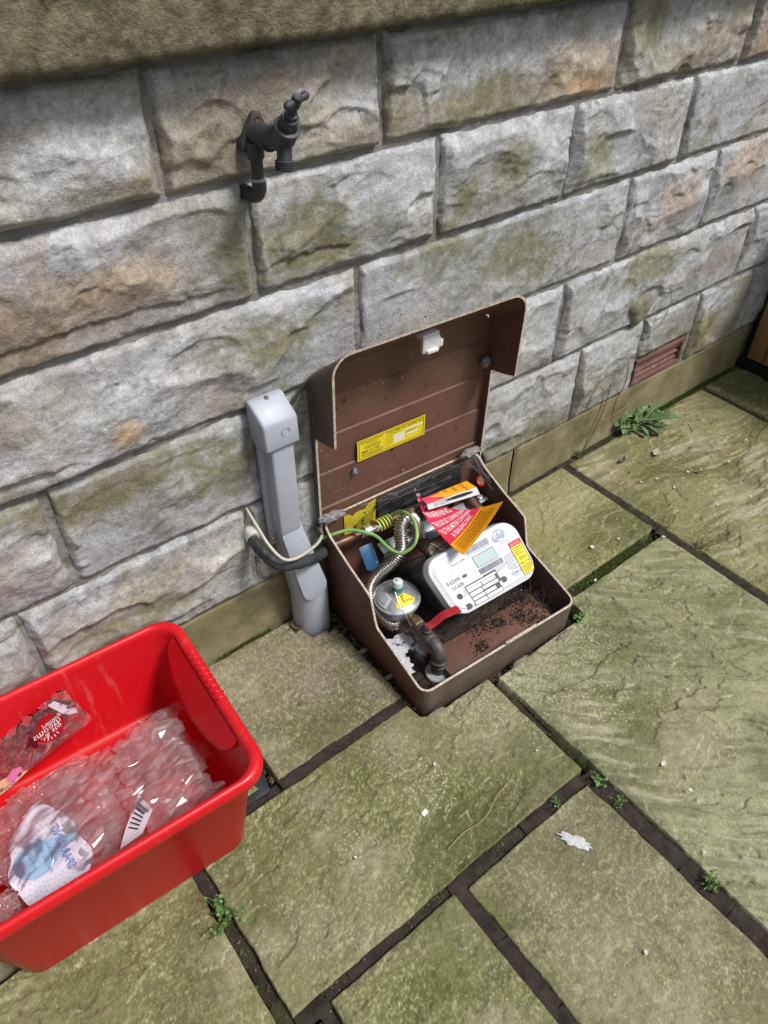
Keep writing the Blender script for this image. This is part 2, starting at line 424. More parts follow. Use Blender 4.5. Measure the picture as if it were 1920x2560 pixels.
    stk = (ss(.12, .3, fbm(X*7+so, Z*85+3*fbm(X*6, Z*6, 2), 3))*lamk*.55)[..., None]
    tint[..., :3] = tint[..., :3]*(1-stk)+np.array((.17, .155, .13))*stk
    brn = (ss(.02, .40, fbm(X*3.6+so*1.3, Z*5-so, 4)+.12*(.5-V))*.6*ss(1.7, .1, X))[..., None]
    tint[..., :3] = tint[..., :3]*(1-brn)+np.array((.235, .185, .125))*brn*np.clip(1+.4*md, .5, 1.5)[..., None]
    for (cx, cz, rx, rz, c, st_) in STAINS:
        d = np.hypot((X-cx)/rx, (Z-cz)/rz)+.9*fbm(X*13+cx*9, Z*17, 5, gain=.6)
        f = (st_*ss(1.2, .2, d))[..., None]
        tint[..., :3] = tint[..., :3]*(1-f)+np.array(c)*f*np.clip(1+.5*md+.4*sp, .5, 1.5)[..., None]
    alg = np.zeros(X.shape)
    for (cx, cz, rx, rz) in ALGAE:
        d = np.hypot((X-cx)/rx, (Z-cz)/rz)*.8+.9*fbm(X*11+cx*9, Z*13, 4, gain=.6); alg = np.maximum(alg, ss(1.25, .1, d))
    alg = np.maximum(alg, .55*ss(.6, .15, Z)*ss(-.2, .5, fbm(X*6, Z*7+3, 4)))
    alg = np.maximum(alg, .5*ss(.1, .5, fbm(X*5+3, Z*6-so, 5, gain=.6)))
    f = np.clip(alg*(.55+.8*fbm(X*40, Z*40+so, 3)+.2), 0, .75)[..., None]
    tint[..., :3] = tint[..., :3]*(1-f)+np.array((.17, .165, .07))*f
    P = np.stack([X, Y, Z], -1)
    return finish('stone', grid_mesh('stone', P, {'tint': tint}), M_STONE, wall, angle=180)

ZC = [.165, .418, .656, .880, 1.084, 1.268, 1.47]
COURSES = [
 (0, [-.75, -.30, .012, .508, .93, 1.20, 1.614, 1.905, 2.51, 2.95, 3.4]),
 (1, [-.75, -.32, .133, .86, 1.483, 2.368, 2.8, 3.4]),
 (2, [-.75, -.20, .822, 1.676, 2.05, 2.55, 3.0, 3.4]),
 (3, [-.75, -.15, .597, 1.023, 1.413, 1.85, 2.3, 2.75, 3.4]),
 (4, [-.75, -.05, .458, .882, 1.53, 2.018, 2.5, 3.0, 3.4]),
]
TONES = [(.31, .295, .255), (.36, .362, .365), (.27, .268, .262), (.345, .325, .28), (.39, .395, .41), (.25, .235, .21)]
sd = 11
for ci, xs in COURSES:
    for i in range(len(xs)-1):
        vis = -.35 < xs[i+1] and xs[i] < 2.65
        z0 = ZC[ci]
        if ci == 0 and abs(xs[i]-1.905) < .01:     # stone over and right of the air brick
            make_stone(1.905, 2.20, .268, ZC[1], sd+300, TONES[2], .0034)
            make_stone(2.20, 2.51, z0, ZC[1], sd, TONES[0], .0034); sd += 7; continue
        rs_ = random.Random(sd)
        tone = TONES[(sd*5+i+ci) % len(TONES)]
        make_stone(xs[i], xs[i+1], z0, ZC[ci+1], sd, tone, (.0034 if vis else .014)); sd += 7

# mortar bed behind and between the blocks: uneven, hand-struck
nx, nz = 560, 170
X, Z = np.meshgrid(np.linspace(-.75, 3.4, nx), np.linspace(.15, 1.46, nz))
Y = .0148+.006*fbm(X*13, Z*13, 4)+.002*fbm(X*70, Z*70, 2)
Y[0, :] = .06; Y[-1, :] = .06
Y = np.where((X > 1.912) & (X < 2.184) & (Z > .166) & (Z < .270), .075, Y)
finish('mortar_bed', grid_mesh('mortar_bed', np.stack([X, Y, Z], -1)), M_MORTAR, wall, angle=180)

# rendered plinth strip
M_PLINTH = simple('plinth_render', (.30, .26, .155), (.20, .175, .09), 12, .92, bmp=.004, bscale=180, dirt=(.12, .125, .04), dscale=7, dlo=.5, dhi=.72, spec=.2)
for (xa, xb) in ((-.75, 1.385), (1.392, 3.4)):
    nx = int((xb-xa)/.008)
    X, Z = np.meshgrid(np.linspace(xa, xb, nx), np.linspace(-.07, .166, 34))
    Y = .010+.004*fbm(X*9, Z*12, 3)+.0016*fbm(X*60, Z*60, 3)-.006*ss(.05, -.02, Z)
    Y[-1, :] = .05; Z[-1, :] = .160; Y[:, 0] += .006; Y[:, -1] += .006
    finish('plinth', grid_mesh('plinth', np.stack([X, Y, Z], -1)), M_PLINTH, wall, angle=180)

# projecting coping course above
M_COPING = simple('coping_gritstone', (.38, .335, .225), (.15, .135, .085), 40, .95, bmp=.010, bscale=150, dirt=(.10, .105, .05), dscale=7, dlo=.50, dhi=.66, spec=.15)
for (xa, xb) in ((-.75, 2.02), (2.03, 3.4)):
    nx = int((xb-xa)/.006); prof = [(.03, 1.277), (-.045, 1.279), (-.052, 1.283), (-.055, 1.292), (-.056, 1.33), (-.056, 1.40), (-.056, 1.50), (-.02, 1.53), (.2, 1.54)]
    pr = []
    for (a_, b_) in zip(prof[:-1], prof[1:]):
        n_ = max(1, int(math.hypot(a_[0]-b_[0], a_[1]-b_[1])/.006))
        pr += [(a_[0]+(b_[0]-a_[0])*k/n_, a_[1]+(b_[1]-a_[1])*k/n_) for k in range(n_)]
    pr.append(prof[-1]); pr = np.array(pr)
    X = np.linspace(xa, xb, nx)[None, :].repeat(len(pr), 0); Y = pr[:, 0:1].repeat(nx, 1); Z = pr[:, 1:2].repeat(nx, 1)
    S_ = (np.arange(len(pr))*.006)[:, None].repeat(nx, 1)
    q = .0034*fbm(X*75, S_*75, 3)+.004*fbm(X*14, S_*14, 3); Y = Y-q; Z = Z+q*.6
    finish('coping_stone', grid_mesh('coping_stone', np.stack([X, Y, Z], -1)), M_COPING, wall, angle=180)

# round mortar-filled core hole
M_PATCH = simple('filled_core_hole', (.27, .255, .195), (.19, .18, .135), 22, .95, bmp=.004, bscale=160, spec=.15)
n = 40; ring = []
Rr, Th = np.meshgrid(np.linspace(0, 1, 10), np.linspace(0, 2*np.pi, n, endpoint=False), indexing='ij')
rad = Rr*(.052+.004*np.sin(3*Th)); rad = rad*(1+.22*fbm(np.cos(Th)*1.7+3, np.sin(Th)*1.7, 3)); X = 1.845+rad*np.cos(Th); Z = .475+rad*np.sin(Th)
Y = -.014+.02*Rr**4+.004*fbm(X*40, Z*40, 3)
finish('core_hole_filling', grid_mesh('p', np.stack([X, Y, Z], -1), wrap=True), M_PATCH, wall, angle=180)

# terracotta air brick with louvres
M_TERRA = simple('terracotta', (.19, .092, .076), (.13, .068, .058), 25, .9, bmp=.0015, dirt=(.36, .27, .2), dscale=30, dlo=.56, dhi=.75)
mb = MB(); ax0, ax1, az0, az1 = 1.918, 2.178, .172, .264
for c, s_ in ((((ax0+ax1)/2, .024, az0+.006), (ax1-ax0, .034, .012)), (((ax0+ax1)/2, .024, az1-.006), (ax1-ax0, .034, .012)),
              ((ax0+.006, .025, (az0+az1)/2), (.012, .034, az1-az0-.026)), ((ax1-.006, .025, (az0+az1)/2), (.012, .034, az1-az0-.026))):
    mb.box(c, s_)
brick = mb.build('air_brick', M_TERRA, wall, bevel=.0015)
MB().box(((ax0+ax1)/2, .046, (az0+az1)/2), (ax1-ax0, .01, az1-az0)).build('back_panel', flat('dark_void', (.01, .008, .008), .9), brick)
for k in range(3):
    zc = az0+.025+k*.0225
    MB().box(((ax0+ax1)/2, .026, zc), (ax1-ax0-.022, .024, .008), Matrix.Rotation(R(38), 3, 'X')).build('louvre', M_TERRA, brick, bevel=.001)

# ================================================================== GROUND AND PAVING
M_DIRT = simple('joint_soil', (.05, .038, .028), (.028, .022, .017), 40, .95, bmp=.008, bscale=70, spec=.2)
n = 60
X, Y = np.meshgrid(np.linspace(-14, 16, n), np.linspace(.05, -24, n))
g = finish('ground', grid_mesh('ground', np.stack([X, Y, X*0-.045], -1)), M_DIRT); tag(g, kind='structure', label='brown soil bed under the paving')
M_SLAB = slab_mat()
patio = bpy.data.objects.new('patio', None); COL.objects.link(patio); patio.location = (.9, -.6, 0); tag(patio, 'green-tinged riven sandstone paving', kind='structure')

# lichen-speckled, algae and bare patches (x, y, radius, weight)
LICH = [(.92, -.52, .10, 1), (.98, -.58, .12, .9), (1.08, -.50, .12, .9), (1.15, -.45, .07, .7), (.80, -.50, .08, 1), (.74, -.47, .06, .8), (.86, -.6, .06, .5), (1.3, -.30, .06, .6), (.56, -.57, .05, .8), (.35, -.58, .04, .6), (1.02, -.68, .06, .6)]
BARE = [(.42, -.10, .20), (.50, -.2, .12), (.62, -.28, .06), (1.45, -.13, .12), (1.68, -.12, .12), (.78, -.46, .10), (.68, -.86, .16), (.62, -.98, .14), (.78, -.98, .10), (.22, -.66, .08), (.30, -.72, .08), (.13, -.62, .04), (.95, -.66, .07), (.04, -.62, .06), (.36, -.46, .06), (.55, -.45, .07), (1.1, -.85, .1), (.35, -1.0, .06)]
GREEN = [(.42, -.30, .12), (.50, -.34, .1), (1.55, -.28, .2), (1.85, -.17, .14), (1.95, -.25, .13), (.45, -.62, .3), (1.0, -.75, .2), (1.2, -.55, .22), (.25, -.95, .2), (-.1, -.6, .2), (2.5, -.2, .3), (1.4, -.6, .3)]
def make_slab(x0, x1, y0, y1, seed, top=None, step=.0027, tone=(.24, .232, .135), relief=1.0, tilt=0, ang=None, algo=0.0):
    rs = np.random.RandomState(seed)
    w = x1-x0; nx = max(int(w/step), 4); ny = max(int((y1-y0)/step), 4)
    U, V = np.meshgrid(np.linspace(0, 1, nx+1), np.linspace(0, 1, ny+1))
    X = x0+U*w
    yt = np.full(X.shape, y1) if top is None else np.interp(X, [p[0] for p in top], [p[1] for p in top])
    Y = y0+V*(yt-y0)
    so = seed*5.3
    wx = .006*fbm(Y*11+so, X*0+so, 4); wy = .006*fbm(X*11-so, Y*0+so*2, 4)
    ex = np.minimum(U, 1-U)*2; ey = np.minimum(V, 1-V)*2
    X = X+wx*(1-ex)**3; Y = Y+wy*(1-ey)**3
    e = np.minimum(np.minimum(X-x0, x1-X), np.minimum(Y-y0, yt-Y))+.002*fbm(X*60, Y*60, 2)
    # riven face: terraces that follow a warped cleavage, with feathered steps
    ang = rs.uniform(-.5, .5)-.4 if ang is None else ang
    Xr = X*math.cos(ang)+Y*math.sin(ang); Yr = -X*math.sin(ang)+Y*math.cos(ang)
    wq = fbm(Xr*3+so, Yr*3, 3)
    q = fbm(Xr*1.9+so, Yr*4.2+.5*wq, 4, gain=.5)*5.2+fbm(Xr*9+so, Yr*22, 4, gain=.6)*.6+.10*fbm(X*45, Y*45+so, 3)
    fl = np.floor(q); fr = q-fl
    terr = fl+ss(.0, .05, fr)
    hgt = relief*(.0040*terr+.0010*q)
    rip = 1-2*np.abs(fbm(Xr*3.5+so, Yr*17+.8*wq, 4, gain=.55)); rpk = ss(-.25, .3, fbm(X*3-so, Y*3, 2))
    hgt += relief*(.0036*rip*rpk+.0012*fbm(Xr*10, Yr*70+so, 3)*rpk)
    hgt += relief*.0020*fbm(X*7+so, Y*7, 3)+.0016*fbm(X*38, Y*38+so, 4)+relief*.0018*fbm(Xr*14, Yr*60+so, 4)
    hgt -= np.median(hgt)
    hgt = np.clip(hgt, -.010, .008)
    Z = hgt*ss(-.002, .018, e)+(-.004)*(1-ss(-.001, .0035, e))**2+tilt*(V-.5)
    Z[0, :] = Z[-1, :] = -.045; Z[:, 0] = Z[:, -1] = -.045
    bare = np.zeros(X.shape); gr = np.zeros(X.shape); li = np.zeros(X.shape)
    jit = .8*fbm(X*8+so, Y*8, 5, gain=.6)
    for (cx, cy, r) in BARE: bare = np.maximum(bare, ss(1.25, .2, np.hypot(X-cx, Y-cy)/r+jit))
    for (cx, cy, r) in GREEN: gr = np.maximum(gr, ss(1.25, .2, np.hypot(X-cx, Y-cy)/r+jit))
    for (cx, cy, r, wt) in LICH: li = np.maximum(li, wt*ss(1.3, .2, np.hypot(X-cx, Y-cy)/r+jit))
    md = fbm(X*30+so, Y*30, 4, gain=.6); big = fbm(X*4+so, Y*4, 4); sp = fbm(X*90, Y*90+so, 2); stv = fbm(Xr*6+so, Yr*45, 4)
    tint = np.ones(X.shape+(4,)); tint[..., :3] = tone
    hsh = (np.sin(fl*12.9898+so)*43758.5453) % 1
    k = 1+.36*big+.30*md+.18*sp+.16*fbm(X*210, Y*210-so, 2)+.30*stv*relief+.34*(hsh-.5)*min(relief, 1)+.10*np.clip(terr-np.median(terr), -2, 2)/2*relief
    tint[..., :3] *= np.clip(k, .45, 1.6)[..., None]
    b3 = (.6*bare)[..., None]
    tint[..., :3] = tint[..., :3]*(1-b3)+np.array((.235, .198, .140))*np.clip(1+.35*md+.3*sp, .5, 1.5)[..., None]*b3
    alg = np.clip(.66+algo+.45*gr-.55*bare+.55*fbm(X*3.3, Y*3.3+so, 5, gain=.6)+.35*md+.3*sp, 0, 1)
    f = (alg*.85)[..., None]
    gc = np.array((.094, .106, .024))*(1+.3*fbm(X*6+9, Y*6+so, 3)+.25*md)[..., None]
    gc = gc*(1-.25*gr[..., None])+np.array((.075, .092, .022))*.25*gr[..., None]
    tint[..., :3] = tint[..., :3]*(1-f)+gc*f
    # scuffed sandy grains and freshly broken pale step edges
    hi = (ss(.15, .85, (hgt-hgt.min())/(hgt.max()-hgt.min()+1e-9)+.35*md)*.38*min(relief, 1))[..., None]
    tint[..., :3] = tint[..., :3]*(1-hi)+np.array((.285, .285, .155))*hi
    cov = ss(-.35, .35, fbm(X*4.5-so, Y*4.5+3, 3)+.5*bare)
    sc = (np.maximum(ss(.20, .28, fbm(X*75-so, Y*75, 3, gain=.75)), .9*ss(.22, .32, fbm(X*170-so, Y*170, 2)))*(.25+.75*cov)*.8)[..., None]
    dk = (ss(.2, .32, fbm(X*36+so, Y*36-9, 4, gain=.65))*(1-cov*.6)*.5)[..., None]
    tint[..., :3] = tint[..., :3]*(1-dk)+np.array((.075, .078, .03))*dk
    tint[..., :3] = tint[..., :3]*(1-sc)+np.array((.36, .35, .19))*sc
    ed = (1.4*ss(.075, .0, fr)*ss(.0, .012, e)*np.clip(relief*.8, 0, .75)*ss(-.3, .3, fbm(X*10, Y*10-so, 3)))[..., None]
    ed = np.clip(ed, 0, .85)
    dmp = (ss(.05, .42, fbm(X*3.2+so*2, Y*3.2, 4))*.42)[..., None]; tint[..., :3] = tint[..., :3]*(1-dmp)+np.array((.070, .076, .022))*dmp
    wrn = (ss(.10, .40, fbm(X*4.1-so*3, Y*4.1+5, 5, gain=.6))*.5)[..., None]; tint[..., :3] = tint[..., :3]*(1-wrn)+np.array((.35, .325, .215))*np.clip(1+.4*md, .5, 1.5)[..., None]*wrn
    if relief > .9:
        ps = (ss(.10, .2, fbm(Xr*4+so, Yr*42+1.5*wq, 4))*rpk*.55)[..., None]; tint[..., :3] = tint[..., :3]*(1-ps)+np.array((.40, .395, .27))*ps
        pd_ = (ss(.14, .26, fbm(Xr*4-so, Yr*38+1.5*wq+7, 4))*.45)[..., None]; tint[..., :3] = tint[..., :3]*(1-pd_)+np.array((.10, .108, .05))*pd_
    tint[..., :3] = tint[..., :3]*(1-ed)+np.array((.42, .41, .27))*ed
    return finish('slab', grid_mesh('slab', np.stack([X, Y, Z], -1), {'tint': tint, 'lich': li}), M_SLAB, patio, angle=180)
GREY = (.165, .140, .105)
make_slab(.311, .655, -.363, -.006, 3, top=[(0, -.006), (.575, -.006), (.585, -.088), (.62, -.10), (.66, -.128)], tone=GREY, relief=.35, algo=-.30)
make_slab(.099, .850, -.749, -.39, 4, top=[(0, -.389), (.648, -.389), (.652, -.43), (.676, -.446), (.86, -.450)], relief=.75)
make_slab(.871, 1.600, -1.27, -.403, 5, top=[(0, -.459), (1.19, -.464), (1.197, -.404), (2, -.402)], relief=1.25, tone=(.37, .375, .25), ang=-.75, algo=-.16)
make_slab(1.19, 1.605, -.373, -.012, 6, relief=.6, tone=(.33, .295, .14), algo=-.12)
make_slab(1.629, 2.358, -.95, -.014, 9, relief=1.0, tone=(.27, .225, .12), ang=-.2, algo=-.12)
make_slab(2.380, 3.00, -.62, -.012, 8, relief=.6, tone=(.24, .22, .11))
make_slab(.482, .832, -1.27, -.775, 12, relief=.6, tone=(.25, .23, .15), algo=-.02)
make_slab(.163, .456, -1.27, -.767, 10, relief=.7, algo=.08)
make_slab(-.45, .140, -1.27, -.777, 11, relief=.6, step=.007)
make_slab(-.55, .076, -.752, -.385, 14, relief=.8, tone=(.25, .215, .11))
make_slab(-.55, .275, -.362, -.006, 13, relief=.5, step=.008)
make_slab(1.629, 2.358, -1.6, -.972, 15, step=.014); make_slab(2.38, 3.0, -1.3, -.645, 16, step=.014)
make_slab(.85, 1.605, -1.9, -1.292, 17, step=.014); make_slab(.163, .832, -1.9, -1.292, 18, step=.014); make_slab(-.55, .14, -1.9, -1.292, 19, step=.014)
make_slab(-1.3, -.572, -.9, -.006, 20, step=.014); make_slab(-1.3, -.572, -1.9, -.92, 21, step=.014)
make_slab(3.022, 3.8, -.9, -.006, 22, step=.014); make_slab(3.022, 3.8, -1.7, -.92, 23, step=.014); make_slab(1.629, 3.0, -2.2, -1.622, 24, step=.014)

# crumbling mortar lengths lying in the joints, cracked across here and there
M_JOINT = simple('joint_mortar', (.062, .049, .040), (.026, .021, .018), 35, .95, bmp=.005, bscale=140, dirt=(.05, .06, .02), dscale=16, dlo=.56, dhi=.7, spec=.2)
rj = random.Random(5)
def joint(xa, ya, xb, yb, wid, z=-.013, lmin=.07, lmax=.2, skip=0.0):
    wid *= .98; z += .006
    L = math.hypot(xb-xa, yb-ya); d = np.array([(xb-xa)/L, (yb-ya)/L]); nn = np.array([-d[1], d[0]]); s = 0.0
    while s < L-.01:
        l = min(rj.uniform(lmin, lmax), L-s); 
        if rj.random() >= skip:
            na = max(int(l/.006), 3); A, Bq = np.meshgrid(np.linspace(s+.0004, s+l-.0004, na), np.linspace(-.5, .5, 9))
            sk = rj.uniform(-.006, .006)
            A2 = A+Bq*sk*np.where((A-s) > l/2, 1, -1)+.0015*fbm(A*80, Bq*5+s*9, 3)
            wj = wid*(1+.28*fbm(A*26+s*7, Bq*0+xa*9, 3))+.0; of = .12*wid*fbm(A*18+3, Bq*0+ya*7, 3)
            px = xa+d[0]*A2+nn[0]*(Bq*wj+of); py = ya+d[1]*A2+nn[1]*(Bq*wj+of)
            z0 = z+rj.uniform(-.003, .003)
            pz = z0+.003*fbm(px*40, py*40, 4)-.002*(np.abs(Bq)*2)**4+.0012*fbm(px*150, py*150, 2)
            px, py, pz = [np.concatenate([q_[:, :1], q_, q_[:, -1:]], 1) for q_ in (px, py, pz)]
            pz[:, 0] = pz[:, -1] = -.05
            finish('mortar_piece', grid_mesh('m', np.stack([px, py, pz], -1)), M_JOINT, patio, angle=60)
        s += l
joint(.31, -.376, .655, -.376, .034); joint(.2, -.376, .31, -.376, .03, z=-.022)
joint(.861, -.46, .861, -.80, .024, z=-.020, skip=.35); joint(.851, -.76, .851, -1.27, .040, z=-.013)
joint(.10, -.762, .835, -.762, .030, z=-.012, lmin=.05, lmax=.14)
joint(.469, -.775, .469, -1.27, .034, z=-.012, lmin=.05, lmax=.16)
joint(.151, -.775, .151, -1.27, .03, z=-.016); joint(-.4, -.765, .1, -.765, .03, z=-.016)
joint(.0875, -.39, .0875, -.76, .027, z=-.020)
joint(1.617, -.02, 1.617, -.375, .028, z=-.010, lmax=.3); joint(1.614, -.38, 1.614, -.97, .03, z=-.012, skip=.2)
joint(2.369, -.015, 2.369, -.62, .026, z=-.010, lmax=.3)
joint(1.2, -.388, 1.605, -.388, .034, z=-.018, skip=.4)
joint(.315, -.001, .58, -.001, .022, z=-.026); joint(1.21, -.002, 2.9, -.002, .026, z=-.010, lmin=.2, lmax=.5)
# ================================================================== METER BOX
BYAW = R(-3.25); BAX = Vector((math.cos(BYAW), math.sin(BYAW), 0)); BAY = Vector((-math.sin(BYAW), math.cos(BYAW), 0)); BO = Vector((.664, -.427, 0))
def B(u, d, z): return BO+BAX*u+BAY*d+Vector((0, 0, z))
BU, BD, BZ = BAX, BAY, Vector((0, 0, 1))
M_BROWN = simple('brown_moulded_plastic', (.165, .082, .058), (.122, .060, .043), 6, .5, bmp=.0006, bscale=300, dirt=(.20, .165, .14), dscale=34, dlo=.60, dhi=.82, spec=.4, rvar=.12)
M_FADED = simple('sun_faded_brown_plastic', (.150, .118, .088), (.095, .07, .052), 14, .6, bmp=.0008, bscale=220, dirt=(.05, .045, .03), dscale=60, dlo=.56, dhi=.72, spec=.35)
M_RIM = simple('chalky_weathered_edge', (.62, .56, .47), (.38, .30, .24), 120, .8, dirt=(.11, .07, .05), dscale=240, dlo=.56, dhi=.66)
mbox = thing('meter_box', B(.245, .2, 0), 'open brown plastic gas meter box with its hinged lid propped against wall', 'meter box')
PROF = [(-.02, .068), (0, .068), (.094, .092), (.183, .113), (.192, .12), (.212, .196), (.222, .203), (.30, .225), (.385, .256), (.42, .285), (.5, .29)]
def ztop(d): return float(np.interp(d, [p[0] for p in PROF], [p[1] for p in PROF]))
W_, D_ = .487, .425
def dense(loop, step=.008):
    out = []
    for i in range(len(loop)):
        a_ = np.array(loop[i]); b_ = np.array(loop[(i+1) % len(loop)]); k = max(1, int(np.linalg.norm(b_-a_)/step))
        out += [tuple(a_+(b_-a_)*j/k) for j in range(k)]
    return out
ol = dense([(x+W_/2, y+D_/2) for x, y in rrect(W_/2, D_/2, .026, 8)])
def inset(loop, t):
    n = len(loop); out = []
    for i in range(n):
        p = np.array(loop[i]); q = np.array(loop[(i+1) % n]); r_ = np.array(loop[i-1])
        tg = q-r_; tg /= np.linalg.norm(tg); out.append(tuple(p+np.array([-tg[1], tg[0]])*t))
    return out
il = inset(ol, .0050)
def ring(loop, zf, sh=0): return [B(p[0], p[1], zf(p[1])) for p in loop]
def foot(loop, s_): return [((p[0]-W_/2)*s_+W_/2, (p[1]-D_/2)*s_+D_/2) for p in loop]
# outer wall, rim and inner wall are separate surfaces of the base so that each takes its own weathering
outer = MB().loops([ring(foot(ol, .985), lambda d: -.045), ring(ol, lambda d: ztop(d)-.002), ring(inset(ol, .0009), lambda d: ztop(d))], True, False)
base_me = outer.mesh('b')
inner = MB().loops([ring(inset(ol, .0036), lambda d: ztop(d)), ring(il, lambda d: ztop(d)-.002), ring(foot(il, .985), lambda d: -.006)], False, False)
rimm = MB().loops([ring(inset(ol, -.0003), lambda d: ztop(d)-.0008), ring(inset(ol, .0006), lambda d: ztop(d)+.0008), ring(inset(ol, .0044), lambda d: ztop(d)+.0008), ring(inset(ol, .0054), lambda d: ztop(d)-.0008)], False, False)
# holes through the side walls
def drill(me_obj, centre, axis, r):
    c = MB().lathe([(r, -.03), (r, .03)], centre, axis, 28).build('cut', None); 
    md = me_obj.modifiers.new('hole', 'BOOLEAN'); md.operation = 'DIFFERENCE'; md.object = c; md.solver = 'EXACT'
    dg = bpy.context.evaluated_depsgraph_get(); new = bpy.data.meshes.new_from_object(me_obj.evaluated_get(dg))
    me_obj.modifiers.clear(); old = me_obj.data; me_obj.data = new; bpy.data.objects.remove(c); bpy.data.meshes.remove(old)
solid = MB().loops([ring(foot(ol, .985), lambda d: -.045), ring(ol, lambda d: ztop(d)-.001), ring(il, lambda d: ztop(d)-.001), ring(foot(il, .985), lambda d: -.004)], True, True)
base = solid.build('base', M_BROWN)
# vertical origin stays in world space
base.data.transform(Matrix.Translation(base.location)); base.location = (0, 0, 0)
HOLE = B(.485, .386, .205)
drill(base, HOLE, BU, .0165)
attach(base, mbox)
base.data.polygons.foreach_set('use_smooth', np.ones(len(base.data.polygons), bool)); base.data.set_sharp_from_angle(angle=R(35))
rimm.build('rim_edge', M_RIM, base, angle=180)
# faded outer skin on the front, 1 mm proud
fr_o = [p for p in ol]
fs = MB()
idx = [i for i, p in enumerate(ol) if p[1] < .030]
# walk the front part of the loop in order
order = sorted(idx, key=lambda i: math.atan2(ol[i][1]-.6, ol[i][0]-W_/2))
lo_ = [B(*inset(foot(ol, .986), -.0008)[i], -.03) for i in order]; hi_ = [B(*inset(ol, -.0008)[i], ztop(ol[i][1])-.0015) for i in order]
nn = len(order)
fs.add(lo_+hi_, [(i, i+1, nn+i+1, nn+i) for i in range(nn-1)])
fs.build('front_skin', M_FADED, base, angle=180)
# latch notch lip along the front edge
MB().box(B(.30, .002, .0715), (.10, .007, .006), Matrix.Rotation(BYAW, 3, 'Z')).build('latch_lip', M_RIM, base, bevel=.001)
# moulded tray step in the floor
MB().box(B(.27, .07, .012), (.33, .085, .034), Matrix.Rotation(BYAW, 3, 'Z')).build('floor_step', M_BROWN, base, bevel=.004)
# red rubber grommet round the pipe hole
MB().lathe([(.0165, -.006), (.0205, -.006), (.0212, -.003), (.0205, .004), (.0165, .005), (.0150, 0), (.0165, -.006)], HOLE+BU*-.001, BU, 28, caps=False).build('grommet', simple('red_rubber', (.42, .03, .025), (.30, .02, .02), 60, .5), mbox)
# hinge knuckle discs outside the left wall
for u in (-.013, .500):
    MB().lathe([(.017, -.004), (.018, -.002), (.018, .003), (.012, .005), (.011, .003), (.004, .003)], B(u, .413, .262), BU*(-1 if u < 0 else 1), 24).build('hinge', M_FADED, mbox)

# ---- lid: stands upright, plate toward the wall, side flanges toward the viewer
LU0, LU1, LH, LZ = -.008, .495, .512, .266
lw2 = (LU1-LU0)/2; lc = (LU0+LU1)/2
def lidp(u, v, w): return B(u, .432-w, LZ+v)
def dep(v): return float(np.interp(v, [0, .275, .283, .292, .6], [.020, .024, .060, .104, .112]))
lo = []
r_ = .046; n_ = 9
lo.append((LU0, 0)); 
for k in range(42): lo.append((LU0, .003+(LH-r_-.003)*k/41))
for k in range(1, n_+1): lo.append((LU0+r_-r_*math.cos(R(90*k/n_)), LH-r_+r_*math.sin(R(90*k/n_))))
for k in range(1, 30): lo.append((LU0+r_+(LU1-LU0-2*r_)*k/30, LH))
for k in range(n_+1): lo.append((LU1-r_+r_*math.sin(R(90*k/n_)), LH-r_+r_*math.cos(R(90*k/n_))))
for k in range(1, 42): lo.append((LU1, LH-r_-(LH-r_-.003)*k/41))
lo.append((LU1, 0))
def lins(t):
    n = len(lo); out = []
    for i in range(n):
        p = np.array(lo[i]); q = np.array(lo[min(i+1, n-1)]); s0 = np.array(lo[max(i-1, 0)]); tg = q-s0; tg = tg/np.linalg.norm(tg)
        out.append(tuple(p+np.array([tg[1], -tg[0]])*t))
    return out
li = lins(.0042)
steps_v = [.0, .045, .15, .25, .345, .425]
def saw(v):
    for a_, b_ in zip(steps_v[:-1], steps_v[1:]):
        if v <= b_: return .0045*(v-a_)/(b_-a_)
    return 0
mb = MB(); n = len(lo)
def strip(mb, A, Bq):
    n = len(A); mb.add(list(A)+list(Bq), [(i, i+1, n+i+1, n+i) for i in range(n-1)])
e1 = lins(.006)
LB = .425
def vb(v): return v if v < .36 else .36+(v-.36)*(LB-.36)/(LH-.36)
oA = [lidp(p[0], vb(p[1]), -.001) for p in e1]; oB = [lidp(p[0], vb(p[1]), .006) for p in lo]; oC = [lidp(p[0], p[1], dep(p[1])) for p in lo]
iC = [lidp(p[0], p[1], dep(p[1])) for p in li]; iA = [lidp(p[0], vb(p[1])-.003*(p[1] > .4), .004) for p in li]
strip(mb, oA, oB); strip(mb, oB, oC); skirt_out = mb
flange_out = mb.build('lid', M_FADED, mbox, angle=45)
mb = MB(); oC2 = [lidp(p[0], p[1], dep(p[1])+.0008) for p in lins(-.0006)]; iC2 = [lidp(p[0], p[1], dep(p[1])+.0010) for p in lins(.0048)]; strip(mb, oC2, iC2)
rim_v = [v+(-BD)*.0006 for v in []]
mb.build('rim_edge', M_RIM, flange_out, angle=60)
mb = MB(); strip(mb, iC, iA); mb.build('lid_flange_lining', M_BROWN, flange_out, angle=45)
